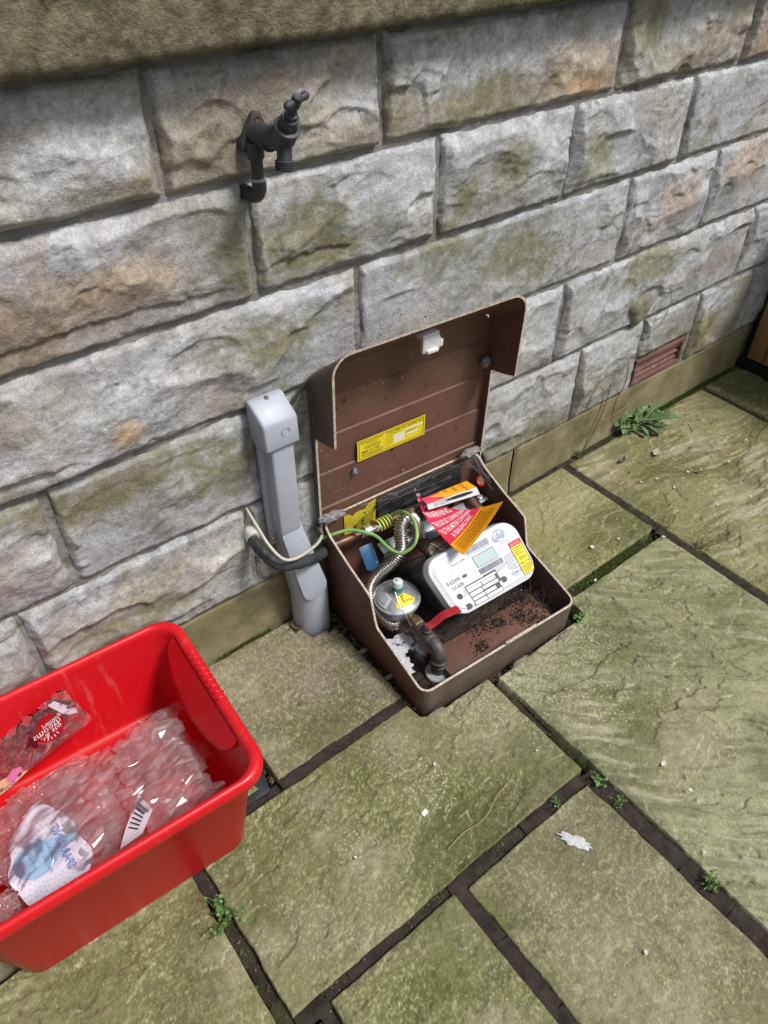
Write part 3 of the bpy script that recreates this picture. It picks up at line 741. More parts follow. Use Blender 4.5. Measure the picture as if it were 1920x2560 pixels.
# shiplap-profiled plate, front and back faces
vv = []
for a_, b_ in zip(steps_v[:-1], steps_v[1:]): vv += [a_+.0012, b_-.0012]
vv[0] = 0; vv[-1] = LB
def halfw(v):
    if v > LB-r_: return lw2-r_+math.sqrt(max(r_*r_-(v-(LB-r_))**2, 0))
    return lw2
v2 = []
for v in vv: v2.append(v)
v2 += [LB-r_, LB-r_*.6, LB-r_*.3, LB-r_*.1]; v2 = sorted(v2)
mb = MB(); A = []; 
for v in v2:
    hw = halfw(v)-.003
    A += [lidp(lc-hw, v, .0015+saw(v)), lidp(lc+hw, v, .0015+saw(v)), lidp(lc+hw, v, -.0045+saw(v)), lidp(lc-hw, v, -.0045+saw(v))]
m_ = len(v2); fsx = []
for i in range(m_-1):
    a_ = 4*i; b_ = 4*(i+1)
    fsx += [(a_, a_+1, b_+1, b_), (a_+1, a_+2, b_+2, b_+1), (a_+2, a_+3, b_+3, b_+2), (a_+3, a_, b_, b_+3)]
fsx += [(0, 3, 2, 1), (4*m_-4, 4*m_-3, 4*m_-2, 4*m_-1)]
mb.add(A, fsx).build('lid_plate', M_BROWN, flange_out, angle=20)
# white latch bracket on the lid's inner face
M_WHITE = simple('white_nylon', (.75, .75, .74), (.6, .6, .6), 60, .45, dirt=(.25, .22, .2), dscale=90, dlo=.62, dhi=.75)
mb = MB(); RZ = Matrix.Rotation(BYAW, 3, 'Z')
mb.box(B(.258, .372, .726), (.044, .03, .014), RZ); mb.box(B(.258, .360, .707), (.046, .010, .034), RZ); mb.box(B(.258, .356, .694), (.03, .016, .008), RZ); mb.box(B(.285, .362, .703), (.010, .014, .018), RZ)
mb.build('latch', M_WHITE, mbox, bevel=.0022)
# yellow safety sticker on the lid
M_YEL = simple('yellow_vinyl', (.80, .66, .02), (.72, .58, .02), 20, .35)
M_BLK = flat('black_ink', (.015, .015, .015), .5); M_WHT = flat('white_ink', (.82, .82, .82), .5)
SU0, SU1, SZ0, SZ1 = .108, .304, .414, .473
wS = .010
def lp(u, z, w): return B(u, .432-w, z)
def quad(mb, pts): mb.add(pts, [(0, 1, 2, 3)]); return mb
stk = quad(MB(), [lp(SU0, SZ0, wS), lp(SU1, SZ0, wS), lp(SU1, SZ1, wS), lp(SU0, SZ1, wS)]).build('warning_sticker', M_YEL, mbox, smooth=False)
stk['label'] = 'yellow gas emergency sticker with black border'
mb = MB(); t_ = .0014; g_ = .004
for (a0, a1, b0, b1) in ((SU0+g_, SU1-g_, SZ0+g_, SZ0+g_+t_), (SU0+g_, SU1-g_, SZ1-g_-t_, SZ1-g_), (SU0+g_, SU0+g_+t_, SZ0+g_+t_, SZ1-g_-t_), (SU1-g_-t_, SU1-g_, SZ0+g_+t_, SZ1-g_-t_)):
    quad(mb, [lp(a0, b0, wS+.0004), lp(a1, b0, wS+.0004), lp(a1, b1, wS+.0004), lp(a0, b1, wS+.0004)])
rr = random.Random(3)
def scrib(mb, u0, u1, z, h=.0009, fp=None, gap=.0012):
    u = u0
    while u < u1:
        l = rr.uniform(.002, .006); e_ = min(u+l, u1)
        quad(mb, [fp(u, z), fp(e_, z), fp(e_, z+h), fp(u, z+h)]); u = e_+gap
fpS = lambda u, z: lp(u, z, wS+.0004)
for k, (u0, u1, z) in enumerate(((.116, .182, .4635), (.12, .178, .4605), (.135, .165, .4565), (.128, .17, .450), (.124, .176, .4465), (.13, .172, .443), (.118, .182, .4285), (.12, .18, .4255), (.124, .176, .4225), (.187, .21, .451), (.187, .208, .445), (.187, .208, .439), (.187, .208, .433), (.187, .197, .427), (.19, .232, .4555), (.249, .28, .4455), (.249, .272, .442))):
    scrib(mb, u0, u1, z, .0011, fpS)
mb.build('border', M_BLK, stk, smooth=False)
def SM(u, z): return Matrix.Translation(lp(u, z, wS+.0005)) @ Matrix((BU, BZ, -BD)).transposed().to_4x4()
text('lettering', 'IF YOU THINK YOU CAN SMELL GAS', .0078, SM(.190, .4600), M_BLK, stk, sx=.82, bold=.0)
text('lettering', '0800 111 999', .0095, SM(.119, .4325), M_BLK, stk, sx=.98)
mb = MB()
for r0 in range(4):
    for c0 in range(4):
        if r0 == 3 and c0 == 3: pass
        u = .2125+c0*.0075; z = .4505-r0*.0062
        quad(mb, [fpS(u, z-.0052), fpS(u+.0068, z-.0052), fpS(u+.0068, z), fpS(u, z)])
for c0 in range(9):
    u = .2425+c0*.0060; quad(mb, [fpS(u, .4500), fpS(u+.0053, .4500), fpS(u+.0053, .4545), fpS(u, .4545)])
quad(mb, [fpS(.249, .4355), fpS(.283, .4355), fpS(.283, .4405), fpS(.249, .4405)])
mb.build('form_boxes', M_WHT, stk, smooth=False)
# grey web-and-dirt clots at the hinges, crumbs of dirt on the lid
M_WEB = simple('dusty_web', (.38, .36, .36), (.10, .09, .085), 160, .95, bmp=.003, bscale=200)
def clot(c, rx, ry, rz, seed, parent, mat=M_WEB, name='dirt_clot', n=14):
    T, Ph = np.meshgrid(np.linspace(0, 2*np.pi, n*2, endpoint=False), np.linspace(.02, np.pi-.02, n))
    x, y, z = np.sin(Ph)*np.cos(T), np.sin(Ph)*np.sin(T), np.cos(Ph)
    k = 1+.55*fbm(x*2.2+seed, y*2.2+z*1.7, 4)+.2*fbm(x*8+seed, y*8-z*7, 2)
    P = np.stack([x*rx*k, y*ry*k, z*rz*k], -1); P = P@np.array([list(BU), list(BD), list(BZ)])+np.array(c)
    return finish(name, grid_mesh('c', P, wrap=True), mat, parent, angle=180)
clot(B(.018, .405, .300), .036, .012, .012, 1, mbox); clot(B(.448, .408, .302), .034, .012, .011, 2, mbox)
clot(B(.475, .412, .563), .012, .010, .014, 3, mbox); clot(B(.098, .420, .392), .007, .006, .009, 4, mbox)
M_CRUMB = simple('dark_crumbs', (.03, .02, .014), (.012, .009, .007), 200, .9)
rd = random.Random(9); cr = MB(); pale = MB()
for k in range(120):
    u = rd.uniform(.01, .48); z = rd.uniform(.30, .76); s_ = rd.choice((.0008, .001, .0013, .0022))
    (cr if rd.random() < .72 else pale).box(lp(u, z, .008+s_*.3), (s_*rd.uniform(.7, 2.5), s_, s_*rd.uniform(.7, 1.8)), Matrix.Rotation(rd.uniform(0, 3), 3, 'Y'))
tag(cr.build('dirt_specks', M_CRUMB, mbox), kind='stuff')
tag(pale.build('pale_specks', simple('pale_flecks', (.5, .46, .42)), mbox), kind='stuff')
# old torn yellow sticker on the back wall of the base and a glossy black plate beside it
M_OLDY = simple('torn_yellow_sticker', (.62, .52, .02), (.5, .42, .03), 30, .45, dirt=(.05, .04, .03), dscale=45, dlo=.54, dhi=.60)
DBK = .4185
bkp = lambda u, z, o_=.0: B(u, DBK-o_, z)
mb = MB(); pts = [(.06, .165), (.10, .172), (.155, .19), (.156, .281), (.135, .276), (.12, .262), (.10, .268), (.086, .257), (.075, .268), (.061, .270)]
mb.prism(pts, bkp(0, 0, .0012), BU, BZ, .0008).build('torn_sticker', M_OLDY, mbox)
mb = MB()
for k in range(9): quad(mb, [bkp(.085+.007*k, .19+.003*k, .0024), bkp(.087+.007*k, .19+.003*k, .0024), bkp(.105+.006*k, .235+.003*k, .0024), bkp(.1035+.006*k, .235+.003*k, .0024)])
mb.build('sticker_print', M_BLK, mbox, smooth=False)
M_GLOSS = simple('black_gloss_plate', (.018, .018, .02), (.04, .04, .042), 30, .12, dirt=(.16, .15, .15), dscale=40, dlo=.58, dhi=.8, rvar=.05)
MB().prism([(.158, .205), (.43, .19), (.43, .270), (.40, .284), (.158, .286)], bkp(0, 0, .006), BU, BZ, .003).build('black_plate', M_GLOSS, mbox, bevel=.001)
MB().lathe([(.0045, 0), (.0045, .002), (.003, .003)], B(.268, .405, .262), -BD, 14).build('rivet', simple('bright_rivet', (.7, .7, .7), rough=.3, metal=1), mbox)
# dirt lying in the base, with crumbs and grit
n = 90; Uq, Vq = np.meshgrid(np.linspace(.012, .475, n), np.linspace(.012, .412, n))
hz = -.004+.010*np.clip(fbm(Uq*14, Vq*14, 4)+.1, 0, 1)+.006*np.clip(fbm(Uq*60, Vq*60, 2), 0, 1)+.020*ss(.07, .0, np.minimum(.48-Uq, Vq))*.5
P = np.array([list(BO)])+Uq[..., None]*np.array(list(BU))+Vq[..., None]*np.array(list(BD))+hz[..., None]*np.array([0, 0, 1.])
M_SOIL = simple('wet_black_soil', (.020, .014, .010), (.035, .022, .015), 50, .55, bmp=.004, bscale=160, rvar=.3)
finish('soil_litter', grid_mesh('s', P), M_SOIL, mbox, angle=180)
cr = MB()
for k in range(1700):
    cu, cd, su = rd.choice(((.44, .06, .02), (.40, .10, .03), (.36, .07, .016), (.30, .085, .014), (.43, .13, .03), (.25, .10, .02), (.22, .05, .012), (.38, .035, .02)))
    u = min(max(rd.gauss(cu, su), .12), .474); d = min(max(rd.gauss(cd, su*.8), .015), .3); s_ = rd.choice((.0008, .001, .0012, .0016, .0026))
    z = .030 if (d < .112 and .107 < u < .433) else .005
    cr.box(B(u, d, z+s_*.3), (s_*rd.uniform(.6, 2), s_, s_*.7), Matrix.Rotation(rd.uniform(0, 3), 3, 'Z') @ Matrix.Rotation(rd.uniform(-.5, .5), 3, 'X'))
tag(cr.build('grit', simple('wet_grit', (.012, .009, .008), (.05, .03, .02), 90, .3), mbox), kind='stuff')

# ================================================================== GAS METER
mroot_p = B(.31, .16, .02)
meter = thing('gas_meter', mroot_p, 'white-faced smart gas meter lying tilted back inside the brown box', 'gas meter')
TL, TR, BR_, BL_ = B(.152, .220, .215), B(.442, .225, .215), B(.453, .104, .105), B(.182, .104, .105)
def mp(s, t, h=0):   # s across 0..1, t up 0..1, h above face
    a_ = BL_.lerp(BR_, s); b_ = TL.lerp(TR, s); return a_.lerp(b_, t)+MN*h
MN = (BR_-BL_).cross(TL-BL_).normalized()
M_MW = simple('white_meter_casing', (.66, .68, .72), (.61, .63, .67), 10, .38, bmp=.0002, bscale=300, dirt=(.2, .18, .16), dscale=150, dlo=.70, dhi=.74)
M_MG = simple('grey_meter_body', (.055, .06, .068), (.035, .04, .048), 20, .5)
AS = .166/.28
def mloop(ins, h, r=.16, n=8):
    # rounded corners in (s,t) with aspect handled
    hx, hy = .5-ins, .5*AS-ins; pts = rrect(hx, hy, max(r-ins, .02), n)
    return [mp(p[0]+.5, p[1]/AS+.5, h) for p in pts]
cas = MB().loops([mloop(.012, -.030), mloop(0, -.028), mloop(0, -.006), mloop(.006, -.0015), mloop(.02, 0), mloop(.045, .0008), mloop(.052, .0028), mloop(.060, .003)], True, True)
mcase = cas.build('casing', M_MW, meter, angle=40)
MB().loops([mloop(.02, -.105), mloop(.02, -.031)], True, True).build('body', M_MG, meter, angle=40)
MB().loops([mloop(-.004, -.034), mloop(-.004, -.0275)], True, True).build('gasket', simple('dark_grey_band', (.16, .15, .15), rough=.5), meter, angle=40)
FH = .0034
def fquad(mb, s0, s1, t0, t1, h=FH): return quad(mb, [mp(s0, t0, h), mp(s1, t0, h), mp(s1, t1, h), mp(s0, t1, h)])
M_LCD = simple('lcd_glass', (.42, .52, .53), (.48, .58, .60), 8, .12)
M_GREYP = flat('grey_print', (.06, .065, .08), .5); M_LGREY = flat('pale_grey_print', (.20, .21, .26), .5)
disp = fquad(MB(), .445, .675, .555, .725, FH+.0002).build('display', M_LCD, meter, smooth=False)
mb = MB(); bw = .006
for q in ((.439, .681, .715+.01, .74), (.439, .681, .54, .555), (.439, .445, .555, .725), (.675, .681, .555, .725)): fquad(mb, *q, FH+.0006)
mb.build('bezel', simple('grey_bezel', (.30, .31, .33), rough=.4), meter, smooth=False)
rb = random.Random(2)
for (s0, s1, t0, t1) in ((.40, .67, .80, .90), (.43, .70, .43, .52)):
    mb = MB(); s = s0
    while s < s1:
        w = rb.choice((.002, .0035, .005)); fquad(mb, s, s+w, t0, t1); s += w+rb.choice((.0025, .004))
    mb.build('barcode', M_LGREY, meter, smooth=False)
fpM = lambda s, t: mp(s, t, FH)
mb = MB()
for (s0, s1, t) in ((.41, .66, .775), (.44, .73, .40), (.44, .70, .37), (.44, .66, .345), (.21, .42, .375), (.20, .43, .35), (.19, .40, .325), (.19, .36, .30), (.17, .36, .27), (.73, .83, .50), (.72, .83, .47), (.72, .83, .44), (.715, .82, .41), (.715, .82, .38), (.71, .81, .35), (.71, .81, .32), (.71, .80, .29), (.74, .84, .26), (.75, .85, .70), (.72, .78, .155)):
    u = s0
    while u < s1:
        l = rb.uniform(.006, .018); e_ = min(u+l, s1); quad(mb, [fpM(u, t), fpM(e_, t), fpM(e_, t+.011), fpM(u, t+.011)]); u = e_+.004
tag(mb.build('small_print', M_LGREY, meter, smooth=False), kind='stuff')
EX = (mp(1, .5)-mp(0, .5)).normalized(); EY = MN.cross(EX)
def MM(s, t, h=FH+.0002): return Matrix.Translation(mp(s, t, h)) @ Matrix((EX, EY, MN)).transposed().to_4x4()
text('lettering', 'EDMI', .0135, MM(.115, .515), M_GREYP, meter, sx=1.05)
text('lettering', 'GS-60B', .0125, MM(.105, .425), M_GREYP, meter, sx=.95)
text('lettering', 'Property of SMS', .0065, MM(.22, .755), M_GREYP, meter)
text('lettering', 'CE M22 2755', .0085, MM(.705, .185), M_GREYP, meter, sx=.9)
mb = MB(); fquad(mb, .090, .108, .515, .575); mb.build('logo_block', M_LGREY, meter, smooth=False)
# optical port ring
mb = MB()
for k in range(28):
    a0, a1 = 2*math.pi*k/28, 2*math.pi*(k+1)/28; o_ = (.285, .54)
    pt = lambda a_, r: mp(o_[0]+r*math.cos(a_), o_[1]+r*math.sin(a_)/AS, FH+.0001)
    quad(mb, [pt(a0, .112), pt(a1, .112), pt(a1, .1165), pt(a0, .1165)])
mb.build('port_ring', simple('embossed_ring', (.55, .58, .62)), meter, smooth=False)
def disc(mb, s, t, r, h, n=20, a0=0, a1=2*math.pi, ey=1.0):
    pts = [mp(s+r*math.cos(a0+(a1-a0)*k/n), t+r*ey*math.sin(a0+(a1-a0)*k/n)/AS, h) for k in range(n)]
    mb.add(pts, [tuple(range(n))]); return mb
M_DK = simple('dark_screw_plug', (.06, .065, .08), rough=.45)
disc(disc(MB(), .285, .54, .026, FH+.0004, ey=.6), .285, .54, .014, FH+.0008, ey=.55).build('led_port', M_GREYP, meter, smooth=False)
for (s, t) in ((.135, .30), (.615, .20), (.165, .10)):
    mb = disc(MB(), s, t, .028, FH+.0008)
    if s > .15: fquad(mb, s-.028, s+(.004 if s > .5 else .010), t-.045, t+.045, FH+.0009)
    mb.build('screw_plug', M_DK, meter, smooth=False)
MB().box(mp(.135, .30, FH+.001), (.002, .010, .0005), Matrix((EX, EY, MN)).transposed()).build('screw_slot', M_BLK, meter)
M_BTN = simple('translucent_button', (.42, .47, .62), rough=.3)
for (s, t, r) in ((.745, .815, .034), (.815, .845, .042)): MB().lathe([(r*.28, 0), (r*.28, .002), (r*.22, .003)], mp(s, t, FH-.001), MN, 20).build('button', M_BTN, meter)
mb = MB()
for k in range(20):
    a_ = 2*math.pi*k/20; o_ = mp(.785+.06*math.cos(a_), .833+.055*math.sin(a_)/AS, FH+.0003); 
    mb.box(o_, (.0022, .0022, .0004), Matrix((EX, EY, MN)).transposed())
mb.build('button_ring', M_LGREY, meter)
# data panel with white boxes
mb = MB(); fquad(mb, .225, .555, .055, .345, FH+.0002); fquad(mb, .44, .582, .20, .40, FH+.0001); fquad(mb, .225, .50, .345, .395, FH+.0003)
pan = mb.build('data_panel', M_GREYP, meter, smooth=False)
mb = MB()
for q in ((.232, .385, .285, .335), (.395, .545, .285, .335), (.232, .57, .325+.02, .375), (.232, .365, .205, .265), (.375, .555, .215, .265), (.232, .365, .135, .185), (.375, .50, .135, .185), (.232, .365, .065, .115), (.375, .548, .065, .115)):
    fquad(mb, *q, FH+.0006)
mb.build('panel_box', M_WHT, pan, smooth=False)
# yellow emergency label with red heading
lab = MB(); lp_ = [(.835, .145), (.925, .145), (.962, .22), (.955, .64), (.835, .64)]
lab.add([mp(s, t, FH+.0002) for s, t in [(.832, .10), (.935, .10), (.965, .17), (.965, .655), (.832, .655)]], [(0, 1, 2, 3, 4)])
mlab = lab.build('emergency_label', M_YEL, meter, smooth=False)
mlab['label'] = 'yellow label with red heading on meter face'
M_RED = flat('red_ink', (.62, .03, .05), .5)
fquad(MB(), .832, .965, .575, .655, FH+.0005).build('heading', M_RED, mlab, smooth=False)
mb = MB()
for (s0, s1, t) in ((.845, .95, .535), (.845, .95, .50), (.845, .93, .465), (.845, .94, .43), (.865, .945, .37), (.86, .94, .34), (.85, .95, .225), (.85, .95, .195), (.85, .94, .165), (.85, .92, .135)):
    u = s0
    while u < s1:
        l = rb.uniform(.006, .018); e_ = min(u+l, s1); quad(mb, [mp(u, t, FH+.0005), mp(e_, t, FH+.0005), mp(e_, t+.012, FH+.0005), mp(u, t+.012, FH+.0005)]); u = e_+.005
for (s0, s1, t0, t1) in ((.832, .965, .098, .104), (.828, .833, .1, .655), (.963, .968, .17, .655)): fquad(mb, s0, s1, t0, t1, FH+.0005)
mb.build('label_print', M_BLK, mlab, smooth=False)
text('lettering', '0800 111 999', .0056, MM(.846, .27, FH+.0006), M_BLK, mlab)
text('lettering', 'SMELL GAS CALL', .0040, MM(.842, .60, FH+.0007), M_WHT, mlab)
# ================================================================== GAS FITTINGS IN THE BOX
M_STEEL = simple('stainless', (.66, .63, .58), (.52, .49, .44), 40, .27, metal=1, rvar=.08)
M_GALV = simple('galvanised', (.52, .55, .58), (.36, .39, .42), 45, .42, metal=.7, dirt=(.09, .09, .09), dscale=110, dlo=.62, dhi=.72)
M_BRASS = simple('tarnished_brass', (.22, .165, .09), (.12, .095, .065), 60, .45, metal=.8, dirt=(.30, .28, .25), dscale=130, dlo=.62, dhi=.75)
M_GUN = simple('grimy_gunmetal', (.14, .13, .12), (.07, .066, .06), 50, .55, metal=.5, dirt=(.42, .42, .42), dscale=120, dlo=.62, dhi=.78)
M_COPPER = simple('dull_copper', (.16, .085, .06), (.10, .055, .042), 30, .45, metal=.6, dirt=(.25, .2, .17), dscale=120, dlo=.64, dhi=.75)
# copper outlet pipe along the back
o = MB().tube([B(.002, .384, .228), B(.02, .382, .228), B(.13, .378, .228), B(.245, .376, .229), B(.30, .376, .229), B(.40, .384, .222)], .0112, 16).build('copper_pipe', M_COPPER, angle=60)
tag(o, 'dull copper gas pipe running along the back of the box', 'pipe')
# steel bracket bar
br = thing('mounting_bracket', B(.29, .32, .12), 'grey steel bracket bar fixed behind the meter', 'bracket')
mb = MB(); mb.prism([(.13, .0), (.445, .0), (.445, .04), (.13, .04)], B(0, .345, .158), BU, Vector(BD)*.75-BZ*.0+BZ*.25, .003)
mb.build('bar', M_GALV, br, bevel=.0008)
MB().prism([(.13, -.03), (.445, -.03), (.445, 0), (.13, 0)], B(0, .345, .1575), BU, BZ, .003).build('flange', M_GALV, br, bevel=.0008)
for u in (.43, .45): MB().lathe([(.009, 0), (.009, .003), (.006, .005)], B(u, .352, .176+.01*(u > .44)), BZ, 16).build('washer', M_GALV, br)
MB().prism([(0, 0), (.05, .004), (.05, .016), (0, .012)], B(.425, .34, .172), BU, BD, .002).build('tab', simple('pale_tab', (.6, .62, .6), rough=.4), br)
# meter unions
un = thing('meter_union', B(.235, .29, .1), 'hexagonal brass and steel union at the left of the meter', 'pipe fitting')
axu = (B(.262, .235, .145)-B(.235, .335, .150)).normalized(); pu = B(.235, .335, .150)
MB().lathe([(.012, -.02), (.012, .004), (.0155, .006), (.0155, .014)], pu, axu, 20).build('tail', M_COPPER, un)
MB().lathe([(.0205, .012), (.0205, .036), (.019, .038)], pu, axu, 6).build('hex_nut', M_BRASS, un, bevel=.0014)
MB().lathe([(.0235, .036), (.0245, .04), (.0245, .06), (.022, .062), (.022, .085), (.03, .09), (.03, .12)], pu, axu, 28).build('boss', M_STEEL, un)
un2 = thing('meter_union', B(.42, .3, .1), 'brown copper union stub behind the orange warning tag', 'pipe fitting')
MB().lathe([(.013, -.01), (.013, .012), (.016, .014), (.016, .03), (.018, .032), (.018, .06)], B(.428, .392, .185), B(.432, .30, .15)-B(.428, .392, .185), 22).build('collar', M_COPPER, un2)
MB().lathe([(.019, .056), (.019, .07), (.017, .075)], B(.428, .392, .185), B(.432, .30, .15)-B(.428, .392, .185), 6).build('hex_nut', M_BRASS, un2, bevel=.001)
# corrugated stainless hose
hp = [(.246, .345, .135), (.243, .352, .165), (.234, .352, .205), (.212, .348, .240), (.188, .342, .248), (.172, .333, .238), (.165, .32, .215), (.155, .306, .190), (.13, .305, .165), (.092, .311, .142), (.064, .305, .126), (.046, .288, .114), (.042, .262, .098), (.047, .232, .075), (.066, .212, .058), (.085, .222, .055)]
sp_ = smooth_path([tuple(B(*p)) for p in hp], 30)
# resample by arc length
P = np.array(sp_); sl = np.concatenate([[0], np.cumsum(np.linalg.norm(np.diff(P, axis=0), axis=1))]); pitch = .0064
nS = int(sl[-1]/pitch*7); ts = np.linspace(0, sl[-1], nS); Q = np.stack([np.interp(ts, sl, P[:, k]) for k in range(3)], 1)
rad = [.0158+.0024*math.cos(2*math.pi*t/pitch) for t in ts]
o = MB().tube([tuple(q) for q in Q], rad, 18).build('corrugated_hose', M_STEEL, angle=180)
tag(o, 'ribbed stainless steel hose looping down to the regulator', 'hose')
# regulator
reg = thing('gas_regulator', B(.094, .234, .03), 'round galvanised gas regulator with green cap and yellow label', 'regulator')
rc = B(.094, .236, .118)
MB().lathe([(.022, -.07), (.022, -.045), (.045, -.035), (.055, -.012), (.0555, -.004), (.0585, -.003), (.0590, .001), (.0580, .0035), (.0545, .004), (.052, .0055), (.047, .012), (.034, .018), (.02, .022), (.0155, .024), (.0145, .03)], rc, BZ, 48).build('dish', M_GALV, reg)
cap = MB().lathe([(.0140, .0), (.0135, .021)], rc+BZ*.024, BZ, 8).build('cap', simple('green_plastic', (.0, .23, .19), (.0, .18, .15), 60, .4), reg, bevel=.0008)
MB().lathe([(.0135, 0), (.0138, .009), (.012, .015), (.005, .018), (.003, .022)], rc+BZ*.045, BZ+BU*.12, 14).build('seal_plug', simple('milky_plastic', (.62, .70, .74), rough=.3), cap)
# yellow on/off label follows the dome
def dome(r): return float(np.interp(r, [0, .0145, .02, .034, .047, .052, .0545], [.03, .0245, .0225, .0185, .0125, .006, .0045]))
def dp(r, a_, h=.0008): return rc+BU*(r*math.cos(a_))+BD*(r*math.sin(a_))+BZ*(dome(r)+h)
def sector(mb, r0, r1, a0, a1, h, n=10, m=4):
    vs = [dp(r0+(r1-r0)*j/m, a0+(a1-a0)*i/n, h) for j in range(m+1) for i in range(n+1)]
    return mb.add(vs, [(j*(n+1)+i, j*(n+1)+i+1, (j+1)*(n+1)+i+1, (j+1)*(n+1)+i) for j in range(m) for i in range(n)])
yl = sector(MB(), .0165, .046, R(-128), R(-52), .0008).build('direction_label', M_YEL, reg)
mb = MB()
quad(mb, [dp(.034, R(-97), .0014), dp(.034, R(-94), .0014), dp(.020, R(-92), .0014), dp(.020, R(-98), .0014)])
for (r0, r1, a0, a1) in ((.034, .0355, -98, -70), (.019, .0205, -100, -90)): sector(mb, r0, r1, R(a0), R(a1), .0014, 4, 1)
mb.build('arrow', M_BLK, yl, smooth=False)
Mrg = lambda u, d: Matrix.Translation(rc+BU*u+BD*d+BZ*(dome(math.hypot(u, d))+.0022)) @ Matrix((BU, BD+BZ*.3, BZ)).transposed().to_4x4()
text('lettering', 'ON', .006, Mrg(-.004, -.0215), M_BLK, yl); text('lettering', 'OFF', .006, Mrg(-.018, -.043), M_BLK, yl); text('lettering', 'OFF', .005, Mrg(.012, -.038), M_BLK, yl)
sector(MB(), .024, .051, R(115), R(205), .0008).build('rating_plate', simple('silver_label', (.6, .62, .64), rough=.4), reg)
mb = MB()
for k in range(6): sector(mb, .028+.0035*k, .0292+.0035*k, R(122), R(196), .0014, 8, 1)
mb.build('rating_print', M_LGREY, reg, smooth=False)
MB().tube(smooth_path([dp(.012, R(-150), .01), dp(.035, R(-118), .003), dp(.058, R(-105), -.002), rc+BU*-.01+BD*-.075+BZ*-.03, B(.09, .135, .055)], 5), .0009, 6).build('seal_wire', simple('seal_wire_metal', (.6, .6, .6), rough=.35, metal=.8), reg)
# brass union between regulator and valve + lever valve + riser
vl = thing('gas_valve', B(.098, .09, 0), 'grimy brass gas valve and elbow with red lever handle', 'valve')
v0 = B(.102, .20, .082); v1 = B(.1015, .075, .084); vx = (v1-v0).normalized()
MB().lathe([(.0125, -.02), (.0125, .006), (.0145, .008), (.0145, .022), (.013, .024)], v0, vx, 24).build('threaded_tail', simple('yellow_brass', (.42, .31, .10), (.25, .19, .09), 60, .35, metal=.9), vl)
MB().lathe([(.021, .022), (.0225, .026), (.0225, .046), (.020, .05)], v0, vx, 6).build('union_nut', M_BRASS, vl, bevel=.0016)
MB().lathe([(.019, .048), (.0205, .054), (.019, .070), (.017, .082), (.0165, .095)], v0, vx, 28).build('valve_body', M_GUN, vl)
ep = smooth_path([v0+vx*.090, v0+vx*.108, B(.1012, .078, .078), B(.1005, .070, .060), B(.0995, .068, .035), B(.099, .067, .0)], 6)
MB().tube(ep, [.0165+(.0025 if i in (0, 1, 2) else 0) for i in range(len(ep))], 24).build('elbow', M_GUN, vl, angle=60)
for z_, r_c in ((.046, .0205), (.030, .0195)):
    MB().lathe([(r_c-.002, -.004), (r_c, -.002), (r_c, .003), (r_c-.002, .005)], B(.0997, .0685, z_), BZ+BD*.08, 24).build('collar', M_GUN, vl)
MB().lathe([(.017, .0), (.030, .0), (.033, .004), (.031, .008), (.018, .010)], B(.099, .067, -.002), BZ, 28).build('flange_seal', simple('grey_sealant', (.42, .44, .45), (.25, .25, .25), 60, .7), vl)
MB().lathe([(.0105, -.004), (.0115, .004), (.0105, .008), (.0075, .009), (.0075, .016), (.0045, .017), (.0045, .021)], B(.101, .122, .098), BZ, 20).build('stem', M_GUN, vl)
M_LEV = simple('red_vinyl_lever', (.40, .018, .03), (.32, .015, .025), 40, .35, bmp=.0003, dirt=(.05, .02, .02), dscale=170, dlo=.66, dhi=.72)
lev = smooth_path([B(.098, .123, .116), B(.112, .121, .117), B(.124, .119, .124), B(.140, .117, .134), B(.152, .115, .137), B(.186, .110, .138)], 4)
mb = MB(); rowsL = []
for i, p in enumerate(lev):
    hw = .0095+.0015*(i/len(lev)); p = Vector(p)
    rowsL.append([p+BD*hw+BZ*.0028, p+BD*hw-BZ*.0028, p-BD*hw-BZ*.0028, p-BD*hw+BZ*.0028])
mb.loops(rowsL).build('lever', M_LEV, vl, bevel=.0016)
# torn paper tag on a wire under the regulator
n = 44; U, V = np.meshgrid(np.linspace(0, 1, n), np.linspace(0, 1, n))
uu = .018+U*.075; dd = .085+V*.115
zz = .028+.016*V+.006*fbm(U*3, V*3, 3)-.010*(1-U)*0
keep = (fbm(U*4+5, V*4+2, 4)*.5+np.hypot((U-.62)/.42, (V-.12)/.40) > .72) & (U+.25*fbm(V*7, U*2, 3) > .04+.35*(V-.75).clip(0)) & (U < .97-.35*(V-.7).clip(0)+.1*fbm(V*9, U*0, 2)) & (V < .92+.1*fbm(U*6, V*0+3, 3))
P = np.array([[list(B(uu[i, j], dd[i, j], zz[i, j])) for j in range(n)] for i in range(n)]).reshape(-1, 3)
idx = np.arange(n*n).reshape(n, n); F = np.stack([idx[:-1, :-1], idx[:-1, 1:], idx[1:, 1:], idx[1:, :-1]], -1); kk = keep[:-1, :-1] & keep[1:, 1:] & keep[1:, :-1] & keep[:-1, 1:]
me = raw_mesh('paper', P, F[kk])
M_PAPER = simple('mildewed_paper', (.60, .61, .66), (.42, .43, .48), 60, .8, dirt=(.03, .03, .03), dscale=75, dlo=.54, dhi=.60, stretch=(1, 1, 1))
tag(finish('torn_tag', me, M_PAPER, angle=180), 'torn mildewed white paper tag lying under the regulator', 'paper tag')
